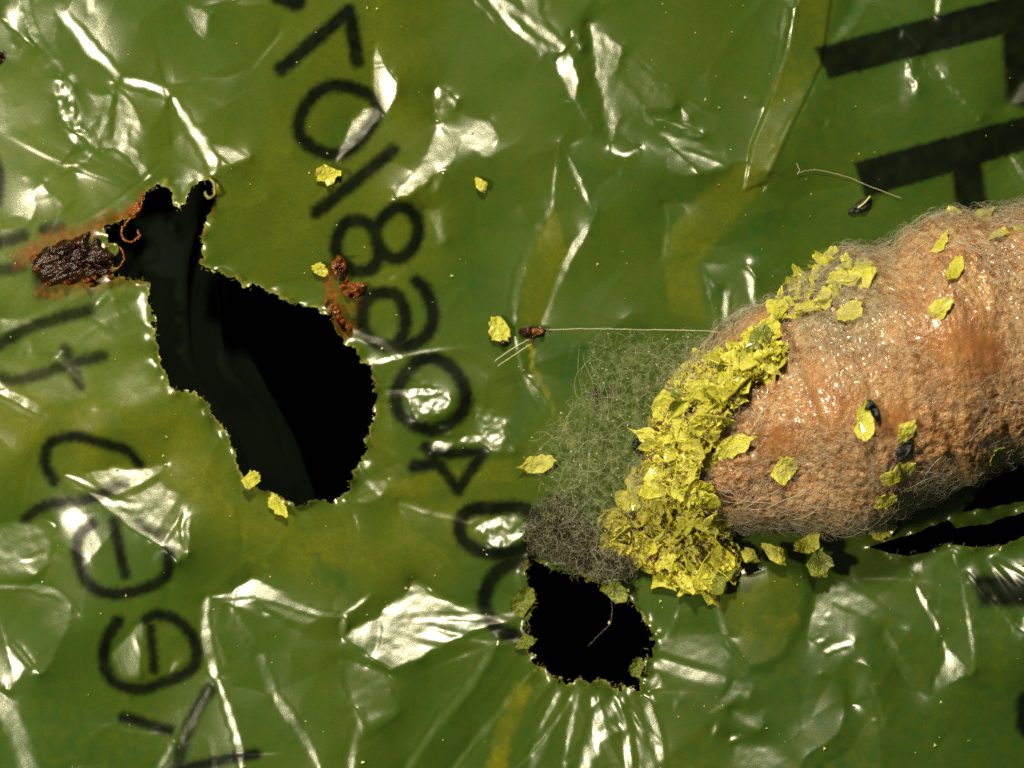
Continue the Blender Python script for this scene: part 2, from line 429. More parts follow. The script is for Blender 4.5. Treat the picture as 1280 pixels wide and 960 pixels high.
# ---- facets of the crumpled film that lean towards the lamp: (kind, points, lean, width or softness, crinkled)
L, P = 'L', 'P'
FACETS = [
 (L,[(29,-20),(36,20),(47,48),(58,63)],.95,5,0), (L,[(58,63),(74,81),(79,92)],.8,3,0), (L,[(80,95),(95,125),(112,165),(120,178)],.55,2.5,0),
 (L,[(60,-20),(69,0),(80,20),(95,36),(112,60),(132,77),(148,97)],.95,8,0), (L,[(148,97),(165,101),(183,104),(198,111),(214,119)],.95,8,0),
 (L,[(214,119),(232,148),(238,158)],.85,6,0), (L,[(238,158),(250,175),(262,195),(268,214)],.9,10,0),
 (P,[(106,-10),(118,-10),(117,10),(108,21)],.85,5,0), (P,[(138,52),(141,60),(137,70)],.7,4,0),
 (P,[(70,98),(78,98),(88,118),(100,150),(112,172),(100,170),(85,160),(74,150),(70,130)],1,4,1.3), (L,[(84,162),(98,175),(114,187)],1,7,.4),
 (P,[(118,184),(108,200),(90,207),(78,220),(52,226),(42,226),(60,212),(85,200),(100,185),(112,180)],.95,5,.6),
 (P,[(29,220),(34,220),(42,240),(36,242)],.85,4,0),
 (P,[(146,112),(160,122),(172,140),(174,155),(160,165),(160,178),(172,192),(182,210),(195,228),(184,230),(172,212),(160,195),(145,184),(125,182),(122,176),(140,170),(144,150)],.86,6,.6),
 (L,[(137,118),(130,145),(124,168)],.85,6,.3),
 (P,[(225,3),(245,12),(262,18),(257,46),(246,38)],.55,8,.2), (P,[(262,178),(285,180),(310,196),(290,205),(268,192)],.66,7,.2),
 (P,[(14,44),(26,50),(24,58),(16,56)],.8,5,.2), (P,[(0,25),(-20,30),(-20,80),(5,70),(28,66),(40,58),(20,45)],.55,10,.2),
 (P,[(48,68),(58,64),(60,82),(45,100),(40,95)],.62,7,.2), (P,[(0,100),(8,110),(8,165),(-20,180),(-20,80)],.6,8,.3),
 (P,[(60,246),(70,243),(80,262),(72,270)],.8,8,.2), (P,[(60,215),(95,215),(92,250),(80,258),(55,235)],.55,14,.3),
 (P,[(0,395),(30,396),(60,382),(105,358),(118,358),(60,390),(30,408),(-20,424)],.82,8,.1),
 (P,[(138,364),(160,350),(158,362),(143,378)],1,4,.3), (P,[(140,368),(178,405),(150,392)],.7,7,.3), (P,[(180,408),(150,424),(145,414)],.7,5,.2),
 (P,[(175,440),(195,440),(210,490),(170,505),(120,508),(140,478)],.62,22,.2), (P,[(40,405),(110,395),(150,420),(120,435),(40,440)],.5,18,.2),
 (P,[(0,450),(60,440),(110,495),(60,505),(0,480)],.46,24,.2),
 (P,[(469,55),(480,78),(497,105),(494,122),(487,136),(478,140),(465,120),(464,80)],1,4,.2),
 (P,[(478,140),(460,165),(440,185),(422,203),(420,198),(428,180),(440,150),(455,135),(470,130)],.85,6,.4),
 (P,[(543,108),(553,108),(560,120),(572,125),(568,150),(556,155),(545,145),(542,125)],.85,4,.9),
 (P,[(574,135),(583,145),(580,165),(560,205),(530,230),(512,243),(494,246),(497,236),(530,200),(545,160),(555,150)],1.0,5,.3),
 (P,[(583,145),(610,150),(620,170),(608,197),(590,188),(570,205)],.68,10,.3), (P,[(540,222),(552,216),(546,236),(538,236)],.6,6,.2),
 (P,[(530,262),(552,265),(556,300),(545,298)],.5,9,.2),
 (L,[(585,-20),(592,0),(605,12),(620,30)],.85,4,.4), (L,[(612,-12),(625,2),(660,25),(685,45),(702,58)],1,9,.2), (L,[(608,-10),(620,8),(650,40),(680,60)],1,9,.3),
 (P,[(640,-10),(668,-10),(678,18),(680,40),(660,22)],.7,6,.1),
 (P,[(710,62),(716,75),(722,100),(720,128),(712,125),(700,98),(694,78)],1,4,.2), (L,[(716,122),(728,145),(740,164)],.75,4,0),
 (P,[(735,28),(760,45),(778,58),(775,75),(768,90),(768,102),(785,108),(800,130),(820,148),(840,155),(862,162),(882,171),(862,168),(835,162),(815,157),(800,147),(780,141),(772,150),(767,170),(763,185),(758,170),(753,140),(748,110),(742,85),(739,50)],.84,5,.5),
 (L,[(800,135),(820,150),(845,157),(862,165)],.97,5,.3), (L,[(762,172),(768,188),(783,193),(797,185)],.8,4,.2),
 (P,[(815,160),(860,172),(890,185),(908,210),(872,213),(850,190)],.62,8,.5), (P,[(780,75),(800,68),(815,90),(840,130),(810,128),(785,102)],.40,14,.4),
 (P,[(712,38),(720,45),(722,62),(714,58)],.9,4,.9), (P,[(850,135),(860,140),(862,148),(852,145)],.8,3,.3),
 (L,[(697,178),(694,200),(690,245),(690,258)],.75,2.5,0), (P,[(701,180),(708,190),(725,220),(733,240),(743,264),(728,245),(715,215)],1,3,0),
 (P,[(744,264),(735,290),(718,318),(705,345),(690,380),(680,405),(674,408),(685,375),(700,335),(712,305),(728,285)],1,3,0),
 (L,[(690,258),(672,285),(662,310)],.75,5,.3), (L,[(662,310),(650,340),(644,370),(642,402)],.82,7,0),
 (L,[(641,410),(648,450),(655,475),(680,515)],.8,3.5,0), (L,[(672,415),(662,465)],.65,2.5,0), (L,[(655,470),(690,515),(718,555)],.9,4,0),
 (L,[(902,432),(905,400),(907,370),(915,350),(928,336)],1,7,.1), (L,[(928,336),(937,350),(938,370),(944,390),(937,415)],1,7,.1),
 (P,[(912,365),(928,345),(936,365),(938,390),(925,410),(912,405)],.50,10,.3), (P,[(880,328),(925,330),(905,358),(895,355)],.42,8,.1),
 (L,[(878,338),(884,362),(890,388)],.5,3,0), (L,[(830,255),(834,280),(828,320)],.45,4,0),
 (L,[(985,-20),(975,50),(965,100),(955,130)],.42,5,0), (L,[(1090,-20),(1065,25),(1045,50)],.46,10,0), (L,[(1022,92),(1005,125),(980,170),(960,212)],.55,5,0),
 (P,[(975,-10),(1000,-10),(992,10),(980,10)],.6,6,.2),
 (L,[(954,232),(957,235)],1,5,0), (L,[(1032,154),(1034,156)],.9,4,0), (L,[(1125,41),(1127,45)],1,6,0),
 (L,[(1102,14),(1118,30),(1150,60)],.5,3,.8), (L,[(1132,78),(1136,92),(1146,113)],.9,6,1.2), (L,[(1152,75),(1160,83),(1172,90),(1185,107),(1200,122),(1222,148)],.8,4,1.2),
 (L,[(1174,-10),(1170,15)],.85,6,.2), (P,[(1290,85),(1290,128),(1255,132),(1268,112)],.58,10,.3), (L,[(1262,195),(1275,215),(1290,235)],.9,6,.1),
 (L,[(-20,490),(0,498),(25,512),(55,525)],.7,6,0),
 (P,[(82,592),(100,594),(125,612),(155,638),(190,665),(212,682),(195,680),(160,657),(130,632),(110,614)],1.0,4,.1),
 (P,[(108,590),(150,583),(180,582),(205,580),(196,600),(222,615),(235,640),(234,690),(222,702),(205,680),(175,656),(140,622),(120,604)],.80,5,.55),
 (P,[(178,583),(196,584),(193,612),(170,602)],.98,5,.3), (P,[(220,640),(232,640),(234,692),(222,700),(210,682)],.9,6,.4),
 (P,[(0,660),(20,655),(60,655),(62,700),(30,720),(-20,722)],.68,18,.5), (P,[(35,708),(45,708),(44,718),(35,718)],.95,5,.3),
 (L,[(436,410),(455,418),(480,430),(500,450),(520,470),(532,480)],.95,6,.2),
 (P,[(509,492),(518,478),(545,488),(564,504),(560,515),(535,520),(525,530),(515,515)],.84,4,1.1),
 (P,[(590,502),(620,516),(634,530),(631,556),(642,563),(612,563),(600,552),(575,555),(567,546),(605,540),(614,532),(592,518)],.86,4,.8),
 (P,[(533,545),(565,550),(562,564),(542,562)],.84,4,.9), (P,[(545,528),(562,532),(562,542),(548,538)],.85,3,.9),
 (L,[(500,628),(530,638),(560,645),(582,652)],.6,5,.2), (P,[(585,650),(640,643),(660,655),(650,675),(615,684),(600,668)],.82,5,1.1),
 (P,[(262,745),(290,738),(315,720),(335,730),(370,750),(405,763),(431,766),(425,773),(390,768),(345,753),(315,746),(290,748)],1.0,4,.1),
 (P,[(320,745),(360,758),(400,772),(380,785),(330,760)],.62,10,.2),
 (L,[(258,750),(255,780),(262,820),(270,848)],1.0,7,.1), (L,[(272,850),(285,890),(297,930),(303,980)],.88,6,.2),
 (L,[(428,768),(445,757),(462,742)],.75,3,.2), (L,[(427,770),(428,792)],.8,5,.2),
 (P,[(517,725),(530,733),(545,745),(580,755),(605,762),(634,767),(615,777),(590,787),(560,802),(530,820),(505,830),(490,837),(475,827),(450,808),(430,795),(440,785),(475,770),(485,755),(505,745)],.90,5,.5),
 (P,[(520,740),(545,750),(630,766),(590,776),(540,780),(500,785),(480,775)],1.0,9,.35), (P,[(512,735),(518,725),(533,735),(520,745)],1.0,4,.1),
 (P,[(425,825),(480,845),(500,890),(465,905),(435,870)],.56,18,.4), (L,[(440,885),(449,905),(442,930),(435,980)],.58,10,.2),
 (L,[(285,758),(305,790),(322,818)],.55,6,.2), (L,[(322,818),(340,862),(352,885),(375,915),(392,945),(405,980)],.84,8,.4),
 (L,[(620,800),(580,865),(545,905),(505,965)],.58,7,.2), (L,[(640,868),(620,895),(590,930),(560,970)],.74,5,.2), (L,[(665,838),(640,868)],.66,4,.4),
 (L,[(722,866),(715,895),(708,930),(704,970)],.8,6,.3), (L,[(715,945),(705,955)],.7,4,.2),
 (L,[(780,876),(760,888),(748,910),(736,940),(725,975)],.86,14,.6), (L,[(784,874),(793,905),(797,930),(814,960)],.92,10,.5), (L,[(758,900),(770,914)],.8,6,.4),
 (L,[(700,868),(682,910),(660,970)],.50,12,.2), (P,[(840,870),(850,875),(842,890),(838,885)],.5,6,.1),
 (L,[(822,840),(810,858)],.88,8,.4), (L,[(812,876),(815,886)],.75,6,.3),
 (P,[(920,850),(938,862),(935,874),(925,868),(905,885),(888,890)],.76,6,.4), (P,[(915,888),(950,893),(948,910),(925,905)],.6,9,.5), (L,[(894,905),(890,918)],.8,4,.4),
 (L,[(914,924),(920,918)],.95,5,.2), (P,[(920,932),(960,928),(1000,965),(1000,1000),(930,1000)],.64,12,.5),
 (P,[(825,780),(900,790),(900,860),(830,855)],.50,26,.3),
 (P,[(1020,730),(1050,722),(1070,735),(1090,755),(1104,782),(1080,768),(1040,755),(1015,800),(1009,795),(1018,755)],.62,9,.4), (L,[(1104,783),(1120,815),(1140,845),(1160,865)],.68,7,.3),
 (L,[(1132,700),(1150,745),(1160,765),(1175,790)],.97,5,.3), (P,[(1176,790),(1183,808),(1200,825),(1214,838),(1190,852),(1164,864),(1172,840),(1178,825)],1.0,4,.3),
 (L,[(1190,690),(1203,735),(1207,760),(1212,790),(1215,815),(1213,838)],.75,6,.5), (L,[(1208,715),(1230,745),(1255,770),(1270,790),(1290,792)],.95,4,.2),
 (L,[(1018,801),(1030,798)],.8,4,.1), (L,[(1030,814),(1045,807),(1066,801)],.92,5,.1), (P,[(1060,830),(1085,835),(1090,870),(1065,875)],.45,14,.2), (L,[(1085,850),(1105,905)],.42,5,.2),
 (P,[(1235,680),(1262,700),(1290,716),(1290,732),(1255,714),(1238,697)],.9,6,.4), (P,[(1130,697),(1152,699),(1150,715),(1138,718)],.82,5,.6),
 (L,[(922,714),(940,712),(957,708)],1,5,.1), (P,[(1270,770),(1290,770),(1290,790),(1275,788)],.85,5,.6),
 (L,[(-10,732),(30,733),(65,738),(80,750),(78,770),(65,810),(50,838)],.56,6,.1), (P,[(8,808),(30,834),(12,862),(8,860),(15,840)],.84,5,.3), (L,[(15,805),(38,832)],.5,5,.1),
 (P,[(-10,862),(15,880),(35,930),(50,970),(28,970),(10,915),(-10,885)],.52,12,.2), (P,[(215,825),(226,828),(215,840),(208,845)],.6,5,.2),
 (P,[(140,815),(178,775),(172,845),(152,842)],.45,5,.1), (L,[(262,860),(240,900),(225,925)],.60,7,.5), (L,[(195,965),(215,930)],.55,6,.2),
 (L,[(480,600),(470,618),(445,625)],.5,5,.2), (L,[(500,640),(540,680),(600,735)],.35,3,0),
 (P,[(70,690),(60,720),(100,760),(95,700)],.3,16,.1), (P,[(1215,640),(1290,625),(1290,640),(1225,652)],.25,8,.1),
]
wx = (PX - 640) / 100.0; wy = (480 - PY) / 100.0
Vv = np.stack([-wx, -wy, np.full_like(wx, CAM_Z)], -1); Vv /= np.linalg.norm(Vv, axis=-1, keepdims=True)
GH = []
for pos, size, power in LAMPS:
    Lv = np.stack([pos.x - wx, pos.y - wy, np.full_like(wx, pos.z)], -1); Lv /= np.linalg.norm(Lv, axis=-1, keepdims=True)
    Hv = Vv + Lv
    GH.append((-Hv[..., 0] / Hv[..., 2], -Hv[..., 1] / Hv[..., 2]))   # slopes in world x, y that send this lamp up to the lens
lean = np.zeros((NY, NX)); crink = np.zeros((NY, NX))
tgx = np.zeros((NY, NX)); tgy = np.zeros((NY, NX))
facet_f = 0.8 * field((NY, NX), 34, 4) + 0.45 * field((NY, NX), 12, 6)
jag = 2.2 * field((NY, NX), 9, 3)
for fi, (kind, pts, v, w, cr) in enumerate(FACETS):
    v = v if v < 0.4 else min(1.0, 1 - (1 - v) * 0.54)
    old = lean.copy()
    if kind == 'L':
        s, m = paint_fold(lean, spline(pts, 5) if len(pts) > 2 else pts, w * 1.5 + 1.0, max(3.5, w * 1.1), 0.25 * jag)
    else:
        s, m = paint_poly(lean, pts, 1.0, soft=w, jag=jag * (0.25 + 0.5 * min(cr, 1)))
    q = np.array(pts, float); q -= q.mean(0)
    ev, ec = np.linalg.eigh(q.T @ q + 1e-6 * np.eye(2))
    d = ec[:, 1] * np.array([1, -1]); el = 1 - math.sqrt(max(ev[0], 1e-9) / ev[1])
    jc, ic = int((np.mean([p_[1] for p_ in pts]) - Y0) / STEP), int((np.mean([p_[0] for p_ in pts]) - X0) / STEP)
    jc = min(max(jc, 0), NY - 1); ic = min(max(ic, 0), NX - 1)
    cost = []
    for li, (hx, hy) in enumerate(GH):
        g_ = np.array([hx[jc, ic], hy[jc, ic]]); g_ /= np.linalg.norm(g_)
        cost.append(abs(float(g_ @ d)) * el + (0.12 if li == 1 else 0))
    hx, hy = GH[int(np.argmin(cost))]
    vary = v * (1 - 0.24 * np.clip(0.45 + 0.5 * facet_f[s], 0, 1)) if kind == 'P' else v * (1 - 0.16 * np.clip(facet_f[s], 0, 1.5))
    if kind == 'L' and w >= 4 and len(pts) > 2:
        # the fold is sharp on one side and eases away on the other
        sp_ = spline(pts, 5); tl = 6.5 * w
        s2 = window(sp_, tl * 2.2)
        dd, sg, ta = seg_side(sp_, PX[s2], PY[s2])
        sd = 1 if (fi * 7 + 3) % 5 < 3 else -1
        fade = np.clip(np.minimum(ta, 1 - ta) * 6, 0, 1)
        tm = np.where(sg == sd, np.exp(-dd / tl), 0) * fade * 0.74
        w2 = tm > lean[s2]
        tgx[s2] = np.where(w2, hx[s2] * v * tm, tgx[s2]); tgy[s2] = np.where(w2, hy[s2] * v * tm, tgy[s2])
        lean[s2] = np.where(w2, tm * 0.6, lean[s2])
    win = m > old[s]
    mm = np.clip(m, 0, 1)
    tgx[s] = np.where(win, hx[s] * vary * mm, tgx[s]); tgy[s] = np.where(win, hy[s] * vary * mm, tgy[s])
    if cr:
        crink[s] = np.maximum(crink[s], (m > 0.2) * cr)
# broad fall of the film towards the left lamp at the left
brd = np.zeros((NY, NX))
paint_poly(brd, [(-140,60),(60,75),(80,160),(115,200),(175,240),(150,280),(190,370),(205,470),(230,500),(120,520),(-140,490)], .42, 70)
use = brd > lean
tgx = np.where(use, GH[1][0] * brd, tgx); tgy = np.where(use, GH[1][1] * brd, tgy)
lean = np.maximum(lean, brd)

# ---- holes
BIG_HOLE = [(188,238),(197,231),(208,232),(215,240),(217,255),(222,264),(232,255),(236,240),(245,230),(256,227),(262,222),(268,230),(267,250),(262,268),(253,290),(250,310),(254,322),(246,330),(262,338),(280,343),(300,352),(318,362),(335,365),(360,377),(378,382),(400,390),(415,393),(418,408),(430,425),(445,440),(452,452),(464,458),(467,475),(469,500),(465,530),(458,555),(452,575),(440,592),(437,612),(418,625),(395,625),(375,634),(355,625),(338,617),(320,610),(305,600),(297,580),(292,560),(280,535),(262,518),(262,505),(240,490),(220,488),(205,465),(198,445),(196,420),(192,395),(186,375),(187,352),(165,349),(145,346),(140,330),(147,310),(132,300),(130,286),(145,278),(165,272),(176,262),(176,250)]
SMALL_HOLE = [(662,697),(680,705),(705,716),(735,722),(755,735),(785,742),(795,760),(805,770),(812,785),(818,795),(810,820),(805,840),(795,860),(770,858),(750,852),(735,850),(710,850),(690,845),(672,830),(660,810),(658,785),(662,765),(668,750),(660,735),(655,715)]
SLIT = [(1088,684),(1110,676),(1150,664),(1185,649),(1195,659),(1230,655),(1280,640),(1340,622),(1340,650),(1280,670),(1250,683),(1215,684),(1180,680),(1160,690),(1135,695),(1108,691)]
SHADE_CUT = [(1202,640),(1235,602),(1285,556),(1350,530),(1350,598),(1285,624),(1238,635)]  # opening added to give the black of the cocoon's shadow above the flap
sdf = np.full((NY, NX), 400.0)
for h in (BIG_HOLE, SMALL_HOLE, SLIT, SHADE_CUT):
    d = seg_dist(h + [h[0]], PX, PY)
    d = np.where(inside(h, PX, PY), -d, d)
    sdf = np.minimum(sdf, d)
teeth = 1.7 * field((NY, NX), 9, 11) + 0.9 * field((NY, NX), 5, 12)
# the slit was cut clean, the two holes were gnawed
gn = np.where(PX > 1000, 0.3, np.where(PX > 600, 1.35, 1.0))
sdf_r = sdf + teeth * gn

# ---- heights: the film whose facets lean as listed, relaxed everywhere else
u = STEP / 100.0
fr_ = np.random.default_rng(29)
crumple = np.zeros((NY, NX))
for rep_, (cell, amp) in enumerate([(260, 0.13), (150, 0.13), (90, 0.10)]):
    nc = int((X1 - X0) * (Y1 - Y0) / cell ** 2)
    cx_ = fr_.uniform(X0 - 60, X1 + 60, nc); cy_ = fr_.uniform(Y0 - 60, Y1 + 60, nc)
    sx_ = fr_.normal(0, amp, nc); sy_ = fr_.normal(0, amp, nc)
    wob = 14 * field((NY, NX), 60, 300 + rep_); wob2 = 14 * field((NY, NX), 60, 310 + rep_)
    best = np.full((NY, NX), 1e18); gxx = np.zeros((NY, NX)); gyy_ = np.zeros((NY, NX))
    for a_, b_, c_, d_ in zip(cx_, cy_, sx_, sy_):
        e_ = (PX + wob - a_) ** 2 + (PY + wob2 - b_) ** 2
        w_ = e_ < best
        best = np.where(w_, e_, best); gxx = np.where(w_, c_, gxx); gyy_ = np.where(w_, d_, gyy_)
    if rep_ == 0: fcx, fcy = gxx, gyy_
    else: fcx, fcy = fcx + gxx, fcy + gyy_
cgx, cgy = fcx * 0.85, fcy * 0.85
for hx, hy in GH:
    hh = hx * hx + hy * hy
    pr_ = (cgx * hx + cgy * hy) / hh
    cut = np.maximum(pr_ - 0.42, 0)
    cgx = cgx - cut * hx; cgy = cgy - cut * hy
fine = field((NY, NX), 8, 31) * 0.011 + field((NY, NX), 16, 32) * 0.009
fgx = np.gradient(fine, axis=1) / u; fgy = -np.gradient(fine, axis=0) / u
mgain = np.clip(lean, 0, 1)
tgx = tgx + cgx * (1 - mgain) + fgx * np.where(crink > 0.75, crink * 0.22, crink * 0.10)
tgy = tgy + cgy * (1 - mgain) + fgy * np.where(crink > 0.75, crink * 0.22, crink * 0.10)
wgt = 0.09 + 5.0 * np.clip(lean * 1.6, 0, 1) ** 2
lam = 0.004

def Dx(h): return (np.roll(h, -1, 1) - h) / u
def Dy(h): return -(np.roll(h, -1, 0) - h) / u
def DxT(g): return (np.roll(g, 1, 1) - g) / u
def DyT(g): return -(np.roll(g, 1, 0) - g) / u
kx = 2 * np.pi * np.fft.rfftfreq(NX)[None, :]; ky = 2 * np.pi * np.fft.fftfreq(NY)[:, None]
lap = ((2 - 2 * np.cos(kx)) + (2 - 2 * np.cos(ky))) / u / u * 0.12 + lam
def A(h): return DxT(wgt * Dx(h)) + DyT(wgt * Dy(h)) + lam * h
def Minv(r): return np.fft.irfft2(np.fft.rfft2(r) / lap, s=(NY, NX))
b = DxT(wgt * tgx) + DyT(wgt * tgy)
hgt = np.zeros((NY, NX)); r = b.copy(); z = Minv(r); p = z.copy(); rz = (r * z).sum()
for it in range(120):
    Ap = A(p); al = rz / (p * Ap).sum()
    hgt += al * p; r -= al * Ap
    z = Minv(r); rz2 = (r * z).sum(); p = z + p * (rz2 / rz); rz = rz2
hgt -= np.median(hgt)
# a tongue of doubled film below the cocoon, and the doubled pleats
tong = np.zeros((NY, NX))
paint_poly(tong, [(893,738),(900,770),(912,805),(936,838),(960,835),(985,815),(1004,780),(1014,742),(1005,690),(890,690)], 0.030, 16)
paint_poly(tong, [(1005,-60),(1048,-60),(1027,80),(994,150),(958,228),(930,238),(940,180),(965,120),(985,60)], 0.03, 5)
hgt += tong
# fine tension folds running out from the holes, and a scatter of small creases
cr_ = np.random.default_rng(91)
def crease(x0, y0, a, ln, amp, w):
    bend = cr_.normal(0, 0.25)
    pts = [(x0 + math.cos(a + bend * t) * ln * t, y0 + math.sin(a + bend * t) * ln * t) for t in np.linspace(0, 1, 7)]
    s = window(pts, w * 1.5)
    if PX[s].size == 0: return
    d, sg, ta = seg_side(pts, PX[s], PY[s])
    one = np.where(sg > 0, w, w * 0.45)
    hgt[s] += amp * np.clip(1 - d / one, 0, 1) * np.clip(np.minimum(ta * 7, (1 - ta) * 2.2), 0, 1) ** 0.8
for cx, cy, rx, ry, n_, a0, a1 in ((737, 778, 84, 84, 26, 15, 200), (330, 500, 140, 130, 16, -20, 190), (220, 250, 60, 40, 3, 180, 340), (1180, 690, 80, 10, 7, 40, 140)):
    for a in cr_.uniform(math.radians(a0), math.radians(a1), n_):
        crease(cx + rx * math.cos(a), cy + ry * math.sin(a), a + cr_.normal(0, 0.12), cr_.uniform(50, 190), cr_.choice([-1, 1]) * cr_.uniform(0.005, 0.017), cr_.uniform(8, 18))
for _ in range(90):
    crease(cr_.uniform(X0 + 20, X1 - 20), cr_.uniform(Y0 + 20, Y1 - 20), cr_.uniform(0, 6.28), cr_.uniform(25, 150), cr_.choice([-1, 1]) * cr_.uniform(0.003, 0.010), cr_.uniform(5, 13))
# let the film lie low under the cocoon, and lift a little at the gnawed rims
coc = np.exp(-(seg_dist([(800, 610), (1050, 500), (1400, 350)], PX, PY) / 120.0) ** 4)
hgt = hgt * (1 - 0.8 * coc) - 0.10 * coc
hgt += 0.06 * np.exp(-np.maximum(sdf, 0) / 6.0) * (0.5 + 0.8 * field((NY, NX), 22, 41))
print('film height range', hgt.min(), hgt.max())

def film_h(px, py):
    i = int(min(max((px - X0) / STEP, 0), NX - 1)); j = int(min(max((py - Y0) / STEP, 0), NY - 1))
    return float(hgt[j, i])

# ---- print, stains, tints and a painted sheen, as masks on the film
ink = np.zeros((NY, NX))
edgeblur = 0.6 * field((NY, NX), 5, 51)
warpx = 2.6 * field((NY, NX), 55, 53); warpy = 2.6 * field((NY, NX), 55, 54)
def stroke(pts, w, v=1.0, soft=10.5, sm=True):
    pts = [(x + warpx[min(max(int((y - Y0) / STEP), 0), NY - 1), min(max(int((x - X0) / STEP), 0), NX - 1)], y + warpy[min(max(int((y - Y0) / STEP), 0), NY - 1), min(max(int((x - X0) / STEP), 0), NX - 1)]) for x, y in pts]
    paint_line(ink, spline(pts, 6) if (sm and len(pts) > 2) else pts, w, v, soft=soft, jag=edgeblur)
stroke([(348,-8),(368,4)], 24)
stroke([(352,90),(436,18)], 19); stroke([(436,18),(448,76)], 19)
stroke(ring(418,148,47,40,-12), 18)
stroke([(490,190),(398,264)], 18)
stroke(ring(495,291,25,31,8), 18); stroke(ring(446,308,26,33,0), 18)
stroke(ring(482,400,27,35,-12), 18); stroke([(519,354),(533,362),(545,386),(544,408),(530,427),(508,436),(488,435)], 18)
stroke(ring(538,496,43,41,10), 18)
stroke([(519,581),(545,576)], 17); stroke([(533,558),(575,609),(606,563),(545,563)], 16, sm=False)
stroke(ring(622,660,46,33,4), 19)
stroke([(662,700),(632,710),(614,735),(612,762),(628,787),(655,795)], 20)
stroke([(-8,195),(0,220),(-3,255)], 14)
stroke([(-20,310),(28,294)], 16, .9); stroke([(54,286),(72,282)], 15, .9)
stroke([(-20,346),(28,334)], 16, .85); stroke([(50,345),(52,375)], 15, .7)
stroke([(-20,438),(40,415),(110,386)], 17, .92)
stroke([(-20,462),(10,473),(45,468),(75,458),(128,445)], 15, .92); stroke([(82,436),(104,480)], 15, .85)
stroke([(68,603),(58,582),(58,562),(70,548),(95,542),(118,550),(140,558),(160,564),(176,580)], 15)
stroke([(32,645),(60,632),(110,620),(160,603)], 15, .95); stroke([(178,652),(208,668)], 13, .85)
stroke([(115,655),(100,670),(95,700),(110,730),(140,744),(175,738),(205,715),(213,685)], 16); stroke([(142,650),(154,690),(161,718)], 15)
stroke([(152,776),(134,795),(131,825),(145,853),(175,864),(205,858),(235,840),(246,815),(240,790),(222,772),(195,768),(182,775)], 16); stroke([(187,783),(197,842)], 13)
stroke([(153,893),(216,913)], 15); stroke([(262,864),(240,905),(216,965)], 17, .9); stroke([(205,966),(250,953),(318,938)], 15)
def bar(pts, soft=7.0): paint_poly(ink, pts, 1.0, soft=soft, jag=edgeblur * 0.8)
bar([(1018,60),(1250,-2),(1420,-45),(1420,0),(1262,42),(1036,99)])
bar([(1250,20),(1300,0),(1300,140),(1258,130)], 12)
bar([(1067,203),(1280,145),(1420,108),(1420,150),(1280,189),(1082,248)])
bar([(1188,200),(1226,195),(1236,262),(1196,270)], 10)
bar([(1212,718),(1300,722),(1300,760),(1225,758)], 14)
stroke([(1285,878),(1285,905)], 34)
ink *= np.clip(0.97 + 0.02 * field((NY, NX), 14, 52), 0, 1) * (1 - 0.08 * np.clip(lean, 0, 1))

yel = np.zeros((NY, NX))
for pts, w, v, so in [
 ([(248,580),(270,612),(300,660),(312,695),(335,705)],6,.5,9), ([(-20,475),(20,488),(60,510),(120,540),(175,560)],20,.5,26), ([(445,625),(470,612),(500,620),(560,610),(640,590)],14,.35,22),
 ([(320,655),(360,680),(400,712),(425,740)],10,.5,14), ([(655,862),(640,890),(628,925),(615,975)],15,.85,16),  ([(660,410),(668,460),(690,505),(716,553)],6,1.0,5), ([(958,775),(975,777),(996,772)],14,.7,8), ([(905,715),(925,745),(915,770)],26,.3,26),
 ([(230,640),(290,630),(400,660)],60,.3,90), ([(200,540),(270,590)],60,.38,80), ([(360,20),(350,200),(330,330)],90,.18,120), ([(480,600),(470,500)],40,.3,50), ([(500,690),(560,800)],40,.15,60)]:
    paint_line(yel, spline(pts, 5) if len(pts) > 2 else pts, w, v, soft=so, jag=jag)
for pts, v, so in [([(1005,-10),(1045,-10),(1025,80),(992,150),(958,226),(930,238),(940,180),(965,120),(985,60)],.45,9), ([(930,200),(956,228),(902,295),(870,332),(882,400),(838,392),(828,300),(880,240)],.32,12),
   ([(692,258),(674,290),(657,340),(648,405),(678,405),(692,370),(712,312),(702,290)],.40,9), ([(-30,470),(10,478),(60,492),(118,535),(60,522),(0,498),(-30,492)],.5,12), ([(652,862),(644,895),(632,960),(600,990),(622,905),(642,872)],.85,9),
   ([(440,632),(470,617),(492,622),(560,612),(640,602),(640,572),(520,596),(470,606)],.42,8), ([(120,535),(228,500),(290,570),(310,640),(445,640),(335,662),(252,600),(180,580)],.45,36), ([(898,735),(912,790),(938,832),(975,820),(1002,745),(985,715),(910,712)],.30,6)]:
    paint_poly(yel, pts, v, soft=so, jag=jag * 0.6)
paint_poly(yel, [(-140,470),(230,500),(300,630),(460,640),(640,600),(600,700),(420,740),(330,700),(200,620),(-140,560)], .42, 90)
paint_poly(yel, [(480,420),(440,300),(300,330),(280,200),(420,20),(330,-60),(520,-60),(560,300)], .28, 120)
yel *= np.clip(0.78 + 0.2 * field((NY, NX), 40, 61), 0, 1.0)
teal = np.zeros((NY, NX))
